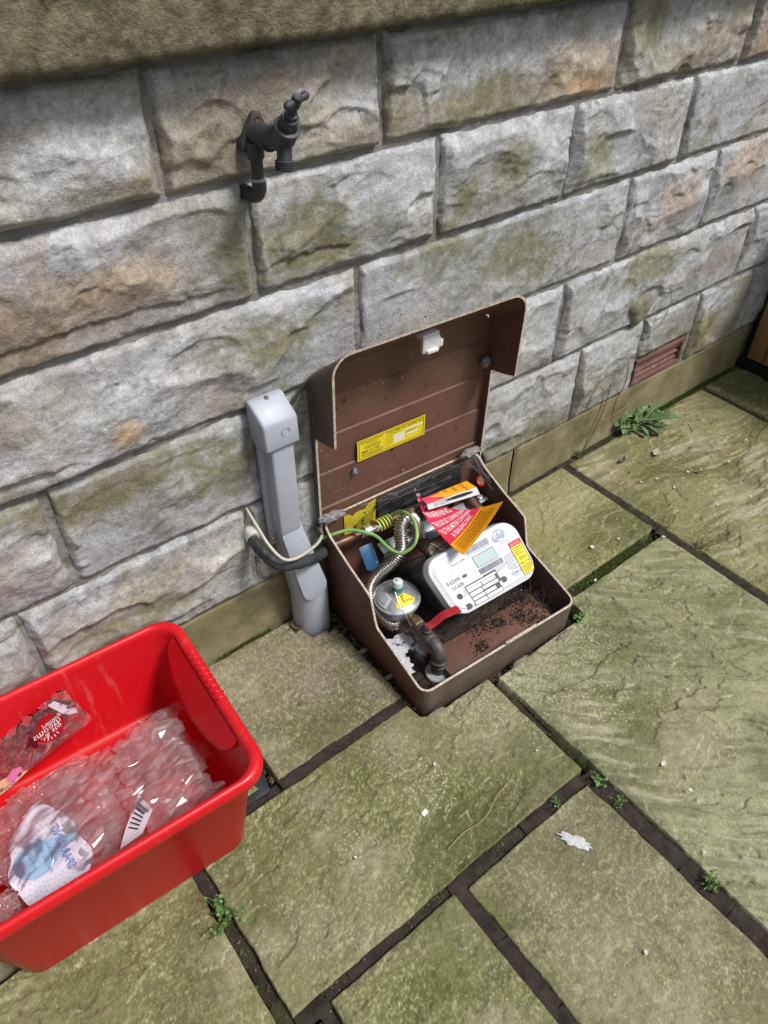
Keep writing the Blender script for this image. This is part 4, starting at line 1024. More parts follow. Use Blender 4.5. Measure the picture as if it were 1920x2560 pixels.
# earth bonding clamp and cable
ck = thing('earth_clamp', B(.095, .35, .25), 'white metal earth clamp strapped round the copper pipe', 'clamp')
RZ = Matrix.Rotation(BYAW, 3, 'Z')
MB().prism([(0, 0), (.052, 0), (.052, .020), (0, .020)], B(.078, .366, .228), BU, (BZ-BD*.25).normalized(), .003).build('plate', simple('bright_plate', (.72, .72, .70), (.6, .6, .58), 60, .35, metal=.3), ck, bevel=.0012)
MB().lathe([(.0132, 0), (.0132, .018), (.0118, .018), (.0118, 0)], B(.096, .380, .228), BU, 20).build('strap', M_GALV, ck)
for u in (.091, .118): MB().lathe([(.0085, 0), (.0085, .002), (.006, .005), (.002, .0055)], B(u, .3615, .240), -BD+BZ*.3, 16).build('screw', M_STEEL, ck)
wp = [(-.02, .415, .235), (.01, .398, .249), (.05, .383, .256), (.075, .358, .257), (.098, .332, .250), (.104, .298, .242), (.112, .278, .236), (.125, .261, .236), (.146, .252, .250), (.160, .253, .270), (.174, .273, .281), (.184, .302, .286), (.185, .334, .281), (.184, .356, .268), (.180, .372, .252), (.176, .378, .244)]
def stripe_mat():
    m, t, b = nt('green_yellow_cable'); 
    at = nd(t, 'ShaderNodeAttribute', attribute_name='band').outputs['Fac']
    c = mix(t, ramp(t, at, [(.48, 0), (.52, 1)]), (.20, .42, .14), (.62, .55, .07)); t.links.new(c, b.inputs['Base Color']); b.inputs['Roughness'].default_value = .4
    return m
M_GY = stripe_mat()
def cable(name, pts, r, mat, parent=None, per=8, n=12):
    sp = smooth_path(pts, per); mb = MB().tube(sp, r, n); me = mb.mesh(name)
    at = me.attributes.new('band', 'FLOAT', 'POINT')
    for i in range(len(me.vertices)): at.data[i].value = 1.0 if (i % n) in (1, 2, 3, 4) else 0.0
    return finish(name, me, mat, parent, angle=180)
o = cable('earth_cable', [tuple(B(*p)) for p in wp], .0042, M_GY); tag(o, 'green and yellow earth cable looped over the steel hose', 'cable')
# bare tape turns of the same cable round the pipe
mb = MB(); hel = []
for k in range(64):
    a_ = k/64*2*math.pi*5; hel.append(tuple(B(.132+.044*k/63, .378+.0145*math.cos(a_), .229+.0145*math.sin(a_))))
cable('cable_winding', hel, .0030, M_GY, per=1); bpy.data.objects['cable_winding'].parent = None
tag(bpy.data.objects['cable_winding'], 'green and yellow wire wound round the copper pipe by the clamp', 'cable')
# blue plastic tag
mb = MB(); mb.prism([(0, 0), (.038, .0), (.038, -.062), (.012, -.066), (0, -.058)], B(.055, .345, .222), BU, (BZ*.8+BD*.6).normalized(), .002)
o = mb.build('blue_tag', simple('blue_plastic', (.008, .085, .20), (.006, .06, .15), 30, .35, dirt=(.2, .2, .2), dscale=120, dlo=.66, dhi=.75), bevel=.0015); tag(o, 'small blue plastic tag hanging below the copper pipe', 'tag')
MB().lathe([(.003, 0), (.003, .0006)], B(.080, .302, .193)-BD*.0+BZ*.003, BZ-BD*.8, 12).build('tag_hole', M_BLK, o)
# warning tag: a curling sheet hung by its top corner over the meter
wtag = thing('warning_tag', B(.255, .33, .24), 'curled red and orange card warning tag hanging over the meter', 'tag')
Lp = smooth_path([B(.256, .382, .272), B(.251, .364, .258), B(.239, .313, .246), B(.237, .222, .236), B(.236, .168, .243)], 8)
Rp = smooth_path([B(.258, .378, .272), B(.272, .345, .258), B(.318, .290, .256), B(.358, .258, .264), B(.392, .212, .302)], 8)
Lp = np.array([list(p) for p in Lp]); Rp = np.array([list(p) for p in Rp])
ch = (Rp[-1]-Lp[-1]); WN = Vector(np.cross(Rp[-1]-Lp[-1], Lp[0]-Lp[-1])).normalized(); WN = WN if WN.z > 0 else -WN
def wt(s, t, h=0):   # s from apex to foot, t left to right
    i = min(max(s, 0), 1)*(len(Lp)-1); k = int(min(i, len(Lp)-2)); f = i-k
    a_ = Lp[k]*(1-f)+Lp[k+1]*f; b_ = Rp[k]*(1-f)+Rp[k+1]*f
    p = Vector(a_*(1-t)+b_*t); return p+WN*(h-.012*math.sin(math.pi*t)*s)
def wsheet(s0, s1, h, rnd=0):
    mb = MB(); n, m = 24, 16; vs = [wt(s0+(s1-s0)*j/m, i/n, h) for j in range(m+1) for i in range(n+1)]
    return mb.add(vs, [(j*(n+1)+i, j*(n+1)+i+1, (j+1)*(n+1)+i+1, (j+1)*(n+1)+i) for j in range(m) for i in range(n)])
M_PINK = flat('red_card', (.66, .03, .085), .35); M_ORNG = simple('orange_card', (.80, .36, .008), (.78, .33, .008), 10, .35)
wsheet(0, 1.0, -.0006).build('card_back', simple('white_card', (.7, .7, .7)), wtag, angle=180)
pk = wsheet(0, .765, .0).build('red_panel', M_PINK, wtag, angle=180); og = wsheet(.765, 1.0, .0).build('orange_panel', M_ORNG, wtag, angle=180)
Wb = float(np.linalg.norm(ch)); Lb = .20
def tline(body, s, size, t0=.5, mat=M_WHT, par=pk, sx=1.0):
    def mf(x, y):
        w_here = max((wt(s-y/Lb, 1)-wt(s-y/Lb, 0)).length, .01); return wt(s-y/Lb, t0+x/w_here, .0009)
    return text('lettering', body, size, None, mat, par, 'CENTER', mapf=mf, bold=.0001, fitw=sx*(wt(s, 1)-wt(s, 0)).length)
tline('Cadent', .34, .014, .36, sx=.5); tline('WARNING', .50, .026, .46, sx=.74); tline('THE OUTLET CONNECTION', .60, .0155, .5, sx=.86); tline('TO THIS METER CONTAINS', .675, .0145, .5, sx=.86); tline('A SEALING DISC', .745, .0140, .5, sx=.60)
M_BRN = flat('brown_ink', (.40, .13, .01), .5)
mb = MB()
for k in range(5):
    s = .815+.034*k; t_a = .08; 
    while t_a < .9:
        l = rr.uniform(.03, .07); quad(mb, [wt(s, t_a, .0008), wt(s, min(t_a+l, .92), .0008), wt(s-.016, min(t_a+l, .92), .0008), wt(s-.016, t_a, .0008)]); t_a += l+.014
tag(mb.build('small_print', M_BRN, og, smooth=False), kind='stuff')
# folded upper flap of the tag
fa, fb, fc, fd = B(.252, .356, .276), B(.375, .330, .294), B(.383, .300, .290), B(.256, .338, .268); fe = B(.252, .325, .262); ff = B(.378, .280, .284)
flap = quad(MB(), [fa, fb, fc, fd]).build('flap', M_ORNG, wtag, smooth=False)
lerp2 = lambda s, t, h=0: (fa.lerp(fb, s)).lerp(fd.lerp(fc, s), t)+Vector((0, -.3, 1))*h
quad(MB(), [lerp2(0, 0, .0006), lerp2(.36, 0, .0006), lerp2(.36, 1, .0006), lerp2(0, 1, .0006)]).build('flap_red', M_PINK, flap, smooth=False)
l3 = lambda s, t, h=0: (fd.lerp(fc, s)).lerp(fe.lerp(ff, s), t)+Vector((0, -.3, 1))*h
quad(MB(), [fd, fc, ff, fe]).build('flap_reverse', simple('white_card_face', (.75, .76, .8)), wtag, smooth=False)
mb = MB(); pts = [(.35+.28*(1+math.cos(a_)), .42+.25*math.sin(a_)) for a_ in [k*math.pi/9 for k in range(18)]]
mb.add([l3(p[0], p[1], .0008) for p in pts], [tuple(range(18))]); 
for k in range(5): quad(mb, [l3(.12, .12+.16*k, .0007), l3(.42, .12+.16*k, .0007), l3(.42, .17+.16*k, .0007), l3(.12, .17+.16*k, .0007)])
mb.build('flap_print', M_BLK, wtag, smooth=False)
for (bd_, s) in (('LEFT', .45), ('TURNING', .62), ('DO NOT USE', .80)):
    def mf(x, y, s=s): return lerp2(s+(y)/.125, .08+x/.034, .0012)
    text('lettering', bd_, .0105, None, M_BLK, flap, mapf=mf, sx=.5)
MB().lathe([(.0048, 0), (.0050, .001), (.0032, .0016), (.0026, .0)], wt(.04, .5, .003), WN, 16).build('eyelet', simple('eyelet_metal', (.75, .75, .75), rough=.3, metal=.6), wtag)
MB().tube(smooth_path([B(.24, .36, .262), B(.244, .352, .272), B(.258, .348, .273), B(.272, .344, .270)], 5), .0014, 8).build('cable_tie', M_BLK, wtag)

# ================================================================== CABLE TRUNKING ON THE WALL
M_GREYPL = simple('grey_upvc', (.42, .455, .52), (.37, .40, .46), 6, .4, bmp=.0002, dirt=(.16, .155, .15), dscale=60, dlo=.64, dhi=.8, rvar=.06)
trk = thing('cable_guard', (.6, -.03, -.02), 'grey plastic cable guard on the wall left of the meter box', 'cable guard')
mb = MB(); hx0, hx1 = .537, .617
hood = [(.004, .684), (-.012, .686), (-.058, .656), (-.062, .648), (-.064, .590), (.004, .590)]
mb.prism([(y, z) for y, z in hood], (hx0, 0, 0), (0, 1, 0), (0, 0, 1), hx1-hx0).build('hood', M_GREYPL, trk, bevel=.006, segs=3)
MB().lathe([(.0055, 0), (.0055, .0015), (.004, .0035), (.001, .004)], (.577, -.0135, .6825), (0, -.3, 1), 16).build('screw', M_STEEL, trk)
MB().lathe([(.0085, 0), (.0092, .0006), (.0099, 0)], (.585, -.0640, .628), (0, -1, 0), 24, caps=False).build('emblem', M_GREYPL, trk)
MB().prism([(-.004, .0), (-.052, .0), (-.055, .26), (-.004, .26)], (.553, 0, .342), (0, 1, 0), (0, 0, 1), .054).build('channel', M_GREYPL, trk, bevel=.006, segs=3)
MB().prism([(.543, .30), (.622, .30), (.618, .60), (.543, .60)], (0, -.003, 0), (1, 0, 0), (0, 0, 1), .016).build('backplate', M_GREYPL, trk, bevel=.003)
MB().lathe([(.006, 0), (.006, .002), (.0045, .004)], (.549, -.020, .318), (0, -1, 0), 14).build('screw', M_STEEL, trk)
MB().lathe([(.006, 0), (.006, .002), (.0045, .004)], (.618, -.020, .375), (0, -1, 0), 14).build('screw', M_STEEL, trk)
def sect(cx, cy, hx, hy, r, z, n=8): return [Vector((cx+p[0], cy+p[1], z)) for p in rrect(hx, hy, r, n)]
MB().loops([sect(.622, -.030, .048, .048, .0478, -.04), sect(.622, -.030, .047, .047, .0468, .105), sect(.6205, -.029, .0462, .0462, .0455, .118), sect(.6165, -.027, .044, .043, .040, .145), sect(.6080, -.024, .040, .038, .030, .20), sect(.5950, -.020, .0345, .032, .016, .28), sect(.583, -.018, .0300, .027, .008, .352)]).build('boot', M_GREYPL, trk, angle=50)
# flat front face let into the boot, ending in a half ellipse on the round foot
fp0, fp1 = Vector((.582, -.0500, .346)), Vector((.6165, -.0715, .150)); fdn = (fp1-fp0); fL = fdn.length; fdn.normalize(); fsd = (Vector((1, 0, 0))-fdn*fdn.x).normalized()
pts = [(-.0265, 0), (.0265, 0)]+[(.0350*math.cos(R(180*k/14)), fL+.040*math.sin(R(180*k/14))) for k in range(15)]
MB().prism(pts, fp0, fsd, fdn, .03, W=(0, 1, 0)).build('front_face', M_GREYPL, trk, bevel=.002)
# black insulated pipe from wall sleeve to box
bp = thing('insulated_pipe', (.58, -.05, .2), 'bent black pipe crossing in front of the grey cable guard', 'pipe')
bpp = [(.512, .03, .349), (.505, .0, .335), (.503, -.03, .330), (.505, -.060, .322), (.514, -.084, .312), (.534, -.094, .301), (.577, -.090, .279), (.620, -.070, .249), (.655, -.047, .222), (.690, -.02, .200)]
spb = smooth_path(bpp, 6)
M_BPIPE = simple('scuffed_black_lagging', (.022, .025, .028), (.045, .05, .054), 22, .6, bmp=.0012, bscale=140, dirt=(.42, .44, .43), dscale=34, dlo=.66, dhi=.76)
MB().tube(spb, [.0128+.0008*math.sin(i*1.3) for i in range(len(spb))], 18).build('pipe', M_BPIPE, bp, angle=180)
MB().lathe([(.0165, -.01), (.0165, .012), (.0155, .014), (.0128, .014)], (.5065, .006, .338), (-.08, -1, -.12), 24).build('wall_sleeve', simple('white_pvc', (.68, .66, .62), (.5, .48, .45), 40, .4), bp)
MB().lathe([(.0136, 0), (.0142, .0015), (.0136, .003)], spb[13], Vector(spb[14])-Vector(spb[13]), 18).build('joint_ring', M_BPIPE, bp)
def earth_mat():
    m, t, b = nt('faded_earth_cable'); at = nd(t, 'ShaderNodeAttribute', attribute_name='band').outputs['Fac']
    c = mix(t, ramp(t, at, [(.48, 0), (.52, 1)]), (.52, .50, .40), (.25, .52, .47)); t.links.new(c, b.inputs['Base Color']); b.inputs['Roughness'].default_value = .45; return m
o = cable('earth_wire', [(.514, .035, .41), (.509, .0, .403), (.507, -.03, .392), (.507, -.078, .368), (.520, -.108, .343), (.548, -.110, .326), (.594, -.093, .308), (.640, -.062, .282), (.672, -.030, .262)], .0036, earth_mat())
tag(o, 'faded earth wire curving from the wall over the black pipe', 'cable')
# thin black lead from behind the hood
o = MB().tube(smooth_path([(.612, -.02, .66), (.630, -.022, .655), (.655, -.012, .668), (.69, .0, .68)], 5), .003, 8).build('thin_lead', flat('black_pvc', (.012, .012, .013), .5)); tag(o, 'thin black lead between the grey hood and the lid', 'cable')

# ================================================================== GARDEN TAP
M_TAP = simple('blackened_brass', (.075, .078, .086), (.045, .047, .053), 35, .5, metal=.35, bmp=.0008, bscale=220, dirt=(.14, .17, .16), dscale=150, dlo=.66, dhi=.76)
M_PLATE = simple('weathered_wall_plate', (.10, .092, .088), (.065, .06, .06), 40, .55, metal=.3, bmp=.0008)
M_RSCREW = simple('rusty_screw', (.12, .06, .045), (.06, .035, .03), 120, .7)
tap = thing('garden_tap', (.61, -.05, 1.05), 'blackened outdoor bib tap fixed to the wall above the box', 'tap')
pc = Vector((.612, .0, 1.158))
# three-lobed wall plate
lob = [Vector((.005, 0, .020)), Vector((-.015, 0, -.015)), Vector((.019, 0, -.014))]
cpts = [(l.x+.0105*math.cos(2*math.pi*k/24), l.z+.0105*math.sin(2*math.pi*k/24)) for l in lob for k in range(24)]
def chull(P):
    P = sorted(set(P)); cr_ = lambda o, a, b: (a[0]-o[0])*(b[1]-o[1])-(a[1]-o[1])*(b[0]-o[0]); lo_h = []; up_h = []
    for p in P:
        while len(lo_h) > 1 and cr_(lo_h[-2], lo_h[-1], p) <= 0: lo_h.pop()
        lo_h.append(p)
    for p in P[::-1]:
        while len(up_h) > 1 and cr_(up_h[-2], up_h[-1], p) <= 0: up_h.pop()
        up_h.append(p)
    return lo_h[:-1]+up_h[:-1]
hull = chull(cpts)
MB().prism(hull, pc+Vector((0, .012, 0)), (1, 0, 0), (0, 0, 1), -.030, W=(0, 1, 0)).build('wall_plate', M_PLATE, tap, bevel=.002)
for l in lob: MB().lathe([(.0052, 0), (.0048, .002), (.002, .0012), (.001, .0002)], pc+l+Vector((0, -.018, 0)), (0, -1, 0), 14).build('screw', M_RSCREW, tap)
el = pc+Vector((.001, -.018, 0))
MB().tube(smooth_path([el, el+Vector((.0, -.030, .002)), el+Vector((.003, -.075, .014))], 5), [.0175]*5+[.0165]*5+[.0155], 24).build('elbow_body', M_TAP, tap)
MB().lathe([(.0165, 0), (.0175, .001), (.0175, .004), (.0165, .005)], el+Vector((0, -.038, 0)), (0, -1, 0), 24).build('ring', M_TAP, tap)
# tap barrel, leaning forward
bc = el+Vector((.004, -.080, .018)); bax = Vector((.0, -.60, .80)).normalized()
MB().lathe([(.011, -.030), (.016, -.022), (.0185, -.008), (.0185, .006), (.020, .008), (.020, .012), (.0185, .013)], bc, bax, 32).build('barrel', M_TAP, tap)
MB().lathe([(.0155, .012), (.0155, .024), (.0145, .025)], bc, bax, 6).build('gland_nut', M_TAP, tap, bevel=.0008)
MB().lathe([(.0135, .024), (.0135, .030), (.0125, .031)], bc, bax, 28).build('gland_collar', M_TAP, tap)
MB().lathe([(.0105, .030), (.0105, .037), (.009, .038)], bc, bax, 6).build('packing_nut', M_TAP, tap, bevel=.0006)
MB().lathe([(.0058, .036), (.0054, .060)], bc, bax, 16).build('spindle', M_TAP, tap)
hd = bc+bax*.060
MB().lathe([(.0075, -.006), (.0078, .004), (.0078, .008), (.0068, .010), (.003, .0085)], hd, bax, 20).build('handle_hub', M_TAP, tap)
hv = Vector((.93, .28, .10)).normalized(); hv = (hv-bax*hv.dot(bax)).normalized()
MB().tube([hd-hv*.024+bax*.002, hd-hv*.021+bax*.002, hd-hv*.017+bax*.002, hd-hv*.008+bax*.002, hd+hv*.008+bax*.002, hd+hv*.017+bax*.002, hd+hv*.021+bax*.002, hd+hv*.024+bax*.002], [.0030, .0056, .0062, .0046, .0046, .0062, .0056, .0030], 16).build('tee_handle', M_TAP, tap)
# spout with hose thread
sx = Vector((-.14, -.10, -.97)).normalized(); s0 = bc+bax*-.006+sx*.006
MB().lathe([(.0115, -.004), (.0115, .026), (.0120, .028)], s0, sx, 28).build('spout', M_TAP, tap)
th = [(.0125, .027)]
for k in range(4): th += [(.0152, .0285+.0032*k), (.0152, .0297+.0032*k), (.0138, .0305+.0032*k), (.0138, .0313+.0032*k)]
th += [(.0135, .0415), (.0105, .0415), (.0105, .030)]
MB().lathe(th, s0, sx, 32, caps=False).build('hose_thread', M_TAP, tap, angle=25)
MB().lathe([(.0105, .031), (.0105, .030)], s0, sx, 20).build('spout_mouth', flat('black_void', (.004, .004, .004), .8), tap)
# supply pipe below
pd = el+Vector((-.010, -.010, -.008))
MB().lathe([(.0125, .0), (.0135, -.006), (.0135, -.020), (.0125, -.024)], pd, (0, 0, 1), 24).build('socket', M_TAP, tap)
MB().lathe([(.0098, -.02), (.0098, -.056)], pd, (0, 0, 1), 20).build('riser', M_TAP, tap)
MB().lathe([(.0118, -.053), (.0122, -.055), (.0122, -.0565), (.0118, -.0575)], pd, (0, 0, 1), 20).build('solder_ring', simple('solder', (.4, .4, .4), rough=.5, metal=.4), tap)
MB().tube(smooth_path([pd+Vector((0, 0, -.054)), pd+Vector((0, 0, -.068)), pd+Vector((-.002, .006, -.080)), pd+Vector((-.004, .020, -.084)), pd+Vector((-.006, .050, -.084))], 6), .0118, 20).build('bottom_elbow', M_TAP, tap, angle=60)

# ================================================================== TIMBER-CLAD PLANTER AT THE RIGHT
M_TIMB = simple('treated_softwood', (.36, .215, .085), (.25, .14, .05), 18, .65, bmp=.0008, bscale=30, stretch=(6, 6, .5))
M_TAR = flat('black_painted_board', (.010, .009, .009), .6)
pl = thing('timber_planter', (2.95, -.4, 0), 'timber-clad planter on a black base at the right edge by the wall', 'planter')
MB().box((2.93, -.40, .40), (.56, .82, .72)).build('inner_box', M_TAR, pl)
MB().box((2.915, -.425, .016), (.62, .85, .040)).build('base_frame', M_TAR, pl, bevel=.003)
y = -.022; k = 0
while y > -.82:
    MB().box((2.628, y-.0325, .42), (.022, .063, .755)).build('board', M_TIMB, pl, bevel=.003); y -= .0665
MB().box((2.93, -.42, .815), (.64, .84, .03)).build('cap_rail', M_TIMB, pl, bevel=.004)
# ================================================================== RED STORAGE TUB
def tub_mat():
    m, t, b = nt('red_polypropylene'); co = coords(t)
    c = mix(t, ramp(t, noise(t, co, 5, 4), [(.3, 0), (.7, 1)]), (.62, .006, .012), (.56, .005, .011))
    c = mix(t, ramp(t, noise(t, co, 60, 6, .75), [(.60, 0), (.74, .5)]), c, (.66, .16, .13))
    c = mix(t, ramp(t, noise(t, co, 22, 5, .7, (1, 1, .12)), [(.60, 0), (.72, .35)]), c, (.66, .20, .17))
    c = mix(t, ramp(t, noise(t, co, 14, 8, .8), [(.58, 0), (.76, .25)]), c, (.34, .010, .012))
    t.links.new(c, b.inputs['Base Color'])
    t.links.new(ramp(t, noise(t, co, 9, 6), [(.3, .26), (.7, .48)]), b.inputs['Roughness'])
    b.inputs['Specular IOR Level'].default_value = .5
    b.inputs['Subsurface Weight'].default_value = 0
    bump(t, b, noise(t, co, 400, 3), .0002)
    return m
M_TUB = tub_mat()
TYAW = R(-2.8); TC = Vector((-.010, -.232, 0)); TX = Vector((math.cos(TYAW), math.sin(TYAW), 0)); TY = Vector((-math.sin(TYAW), math.cos(TYAW), 0))
def T(x, y, z): return TC+TX*x+TY*y+Vector((0, 0, z))
tub = thing('storage_tub', TC, 'open red plastic storage tub half full of clear packaging', 'tub')
def tl(hx, hy, r, z): return [T(p[0], p[1], z) for p in rrect(hx, hy, r, 12)]
MB().loops([tl(.198, .180, .03, .0), tl(.213, .195, .034, .003), tl(.217, .199, .036, .010), tl(.262, .208, .046, .226), tl(.268, .211, .048, .229), tl(.282, .219, .054, .2285), tl(.2850, .2215, .056, .2315), tl(.2855, .222, .056, .245), tl(.2835, .220, .055, .2535), tl(.279, .2165, .053, .258), tl(.272, .212, .05, .2592), tl(.266, .208, .048, .2575), tl(.2615, .2045, .046, .252), tl(.259, .203, .045, .243), tl(.216, .194, .036, .018), tl(.210, .188, .033, .009), tl(.196, .176, .03, .006)]).build('body', M_TUB, tub, angle=180)
# moulded grip on the right-hand end: ribs across the rim and a half-round panel inside
for k in range(9):
    MB().tube([T(.2845, .098-.0165*k, .2490), T(.2800, .098-.0165*k, .2582), T(.272, .098-.0165*k, .2602), T(.265, .098-.0165*k, .2580)], .0022, 8).build('grip_rib', M_TUB, tub, angle=180)
ns, nt_ = 24, 10; vs = []
for j in range(nt_+1):
    for i in range(ns+1):
        a_ = math.pi*i/ns; rr_ = j/nt_
        yy = -.148*math.cos(a_)*1.0; dep_ = .085*math.sin(a_)**.8*rr_
        z = .247-dep_; xw = .2595-(.247-z)*.191
        rq = min(rr_*1.25, 1); off = .030*math.sin(a_)**.6*(rq if rr_ < .85 else (1-rr_)/.15)
        vs.append(T(xw-off-.0008, .02+yy, z))
MB().add(vs, [(j*(ns+1)+i, j*(ns+1)+i+1, (j+1)*(ns+1)+i+1, (j+1)*(ns+1)+i) for j in range(nt_) for i in range(ns)]).build('hand_grip', M_TUB, tub, angle=180)
rd = random.Random(4); cr = MB()
for k in range(60):
    x, y = rd.gauss(.175, .02), rd.gauss(.15, .03); x = min(x, .2); y = min(y, .18)
    cr.box(T(x, y, .012), (rd.uniform(.001, .006), .0012, .0012), Matrix.Rotation(rd.uniform(0, 3), 3, 'Z'))
tag(cr.build('dirt_crumbs', M_CRUMB, tub), kind='stuff')

# ---------------- packaging in the tub
M_FILM = plastic_film('clear_film', (1, .97, .98), .10, .10)
M_FILM2 = plastic_film('clear_bag_film', (1, .97, .98), .055, .08)
M_BUB = plastic_film('bubble_film', (1, .95, .96), .12, .10)
def sheet(name, x0, x1, y0, y1, step, zf, mask, mat, label, cat, twist=0, flatshade=True):
    nx, ny = int((x1-x0)/(step*(1.7 if flatshade else 1))), int((y1-y0)/(step*(.75 if flatshade else 1))); U, V = np.meshgrid(np.linspace(0, 1, nx), np.linspace(0, 1, ny)); X = x0+U*(x1-x0); Y = y0+V*(y1-y0)
    Z = zf(X, Y, U, V); dx = .008*fbm(X*25, Y*25+4, 3); dy = .008*fbm(X*25+9, Y*25, 3)
    jr = np.random.RandomState(int(abs(x0)*1000)+5); jx = jr.uniform(-.42, .42, X.shape)*step*(flatshade); jy = jr.uniform(-.42, .42, X.shape)*step*(flatshade); Z = Z+jr.uniform(-.5, .5, X.shape)*step*1.0*flatshade
    P = np.stack([X+dx+jx, Y+dy+jy, Z], -1); k = mask(X, Y, U, V)
    idx = np.arange(nx*ny).reshape(ny, nx); F = np.stack([idx[:-1, :-1], idx[:-1, 1:], idx[1:, 1:], idx[1:, :-1]], -1); kk = k[:-1, :-1] & k[1:, 1:] & k[1:, :-1] & k[:-1, 1:]
    o = finish(name, raw_mesh(name, P.reshape(-1, 3), F[kk]), mat, angle=180, smooth=not flatshade); tag(o, label, cat); return o
def inside(X, Y, Z):   # clear of the tub's sloping walls
    lx = (X-TC.x)*TX.x+(Y-TC.y)*TX.y; ly = (X-TC.x)*TY.x+(Y-TC.y)*TY.y
    return (np.abs(lx) < .212+.19*Z) & (np.abs(ly) < .190+.04*Z)
def ridged(x, y, o=4):
    s = 0; a = 1; t = 0
    for i in range(o): s = s+a*(1-2*np.abs(perlin(x+9*i, y-5*i))); t += a; a *= .55; x, y = x*1.9+y*.6, y*1.9-x*.6
    return s/t
# bubble wrap
def zb(X, Y, U, V):
    base = .060+.05*fbm(X*6+3, Y*6, 3)+.045*V*(1-V)+.02*ss(.2, .9, 1-V)
    a_ = .0098; qx = X/a_; row = np.floor(Y/(a_*.866)); qx = qx+.5*(row % 2); fx = qx-np.floor(qx)-.5; fy = Y/(a_*.866)-row-.5
    bub = np.sqrt(np.clip(.22-(fx**2+fy**2), 0, None))*.008
    return base+bub
def mb_(X, Y, U, V): return (fbm(U*4+2, V*4, 3)*.20+np.minimum(np.minimum(U, 1-U), np.minimum(V, 1-V)) > .05) & inside(X, Y, .07)
sheet('bubble_wrap', -.245, .02, -.34, -.075, .0016, zb, mb_, M_BUB, 'crumpled sheet of bubble wrap at the left inside the red tub', 'bubble wrap', flatshade=False)
# clear film heap
def zfilm(seed, base, amp):
    def f(X, Y, U, V):
        dome_ = np.sin(np.pi*np.clip(U, 0, 1))**.6*np.sin(np.pi*np.clip(V, 0, 1))**.5
        z = base+.045*dome_+amp*.026*fbm(X*7+seed, Y*7, 3); rs_ = np.random.RandomState(int(seed*10))
        wx_ = fbm(X*9+seed, Y*9, 2); wy_ = fbm(X*9, Y*9-seed, 2)
        for k in range(7):
            a_ = (.6+rs_.normal(0, .45)) if k % 2 else rs_.rand()*6.28; fq = rs_.uniform(8, 13)*(1.26**k); q_ = (X*math.cos(a_)+Y*math.sin(a_))*fq+wx_*.6+k*wy_*.12+rs_.rand(); z = z+amp*(.30/fq if k > 1 else .35/fq)*np.abs(q_-np.floor(q_)-.5)*ss(-.5, .5, fbm(X*8+k*7, Y*8+seed, 2))
        return z
    return f
def mfilm(seed, cut=.03):
    def f(X, Y, U, V): return (fbm(U*3+seed, V*3, 4)*.25+np.minimum(np.minimum(U, 1-U), np.minimum(V, 1-V)) > cut) & inside(X, Y, .09)
    return f
sheet('film_wrapper', -.10, .215, -.405, -.115, .0100, zfilm(3.1, .078, 1.1), mfilm(1, .04), M_FILM, 'large crumpled clear film wrapper piled in the red tub', 'plastic wrapper', flatshade=True)
sheet('film_wrapper', .01, .205, -.39, -.15, .0085, zfilm(8.7, .100, 1.3), mfilm(5, .06), M_FILM, 'crinkled clear film on top of the pile at the right of the tub', 'plastic wrapper')
sheet('film_wrapper', -.22, .06, -.36, -.13, .0110, zfilm(14.2, .090, .8), mfilm(9, .05), M_FILM2, 'clear film strip stretched over the bubble wrap', 'plastic wrapper')
sheet('film_bag', -.29, -.165, -.415, -.315, .0085, zfilm(21.5, .115, .8), mfilm(13, .05), M_FILM, 'bunched clear bag in the front left corner of the tub', 'plastic bag')
sheet('film_scrap', .08, .20, -.30, -.12, .0085, zfilm(31.5, .045, 1.0), mfilm(17, .05), M_FILM2, 'small clear film scrap near the dirty end of the tub', 'plastic wrapper')
# printed water-bottle wrapper: pale label with blue drop, seen from its back so the print reads mirrored
lab = thing('printed_wrapper', (-.12, -.28, .10), 'white multipack wrapper with blue water drop lying in the tub', 'plastic wrapper')
def lz(x, y): return .112+.012*float(fbm(np.array([x*9+2]), np.array([y*9]), 3)[0])+.16*(x+.12)*0+.03*(y+.28)*(-.4)
def lw_(u, v, h=0):    # u along reading direction (+y), v up (+x)
    x, y = -.112+v, -.292+u; return Vector((x, y, lz(x, y)+h))
def lpoly(pts, h, mat, name, par):
    # triangulate densely by fan of a fine grid inside polygon
    us = [p[0] for p in pts]; vs_ = [p[1] for p in pts]; st = .004
    mbq = MB(); cache = {}
    def ins(u, v):
        c = False; j = len(pts)-1
        for i in range(len(pts)):
            if (pts[i][1] > v) != (pts[j][1] > v) and u < (pts[j][0]-pts[i][0])*(v-pts[i][1])/(pts[j][1]-pts[i][1])+pts[i][0]: c = not c
            j = i
        return c
    cx = sum(us)/len(us); cy = sum(vs_)/len(vs_)
    rings = 10; n = len(pts); vv_ = []
    for r in range(rings+1):
        f = r/rings
        for p in pts: vv_.append(lw_(cx+(p[0]-cx)*f, cy+(p[1]-cy)*f, h))
    fs_ = [(r*n+i, r*n+(i+1) % n, (r+1)*n+(i+1) % n, (r+1)*n+i) for r in range(rings) for i in range(n)]
    return mbq.add(vv_, fs_).build(name, mat, par, angle=180)
outl = []
for k in range(60):
    a_ = 2*math.pi*k/60; r = .078+.005*math.sin(a_*3+1)+.012*math.cos(2*a_)+.003*math.sin(7*a_); outl.append((r*1.15*math.cos(a_)+.005, r*.98*math.sin(a_)-.012))
M_LBL = simple('white_printed_film', (.70, .68, .78), (.74, .72, .80), 20, .3)
lb = lpoly(outl, 0, M_LBL, 'label_film', lab)
mb = MB()
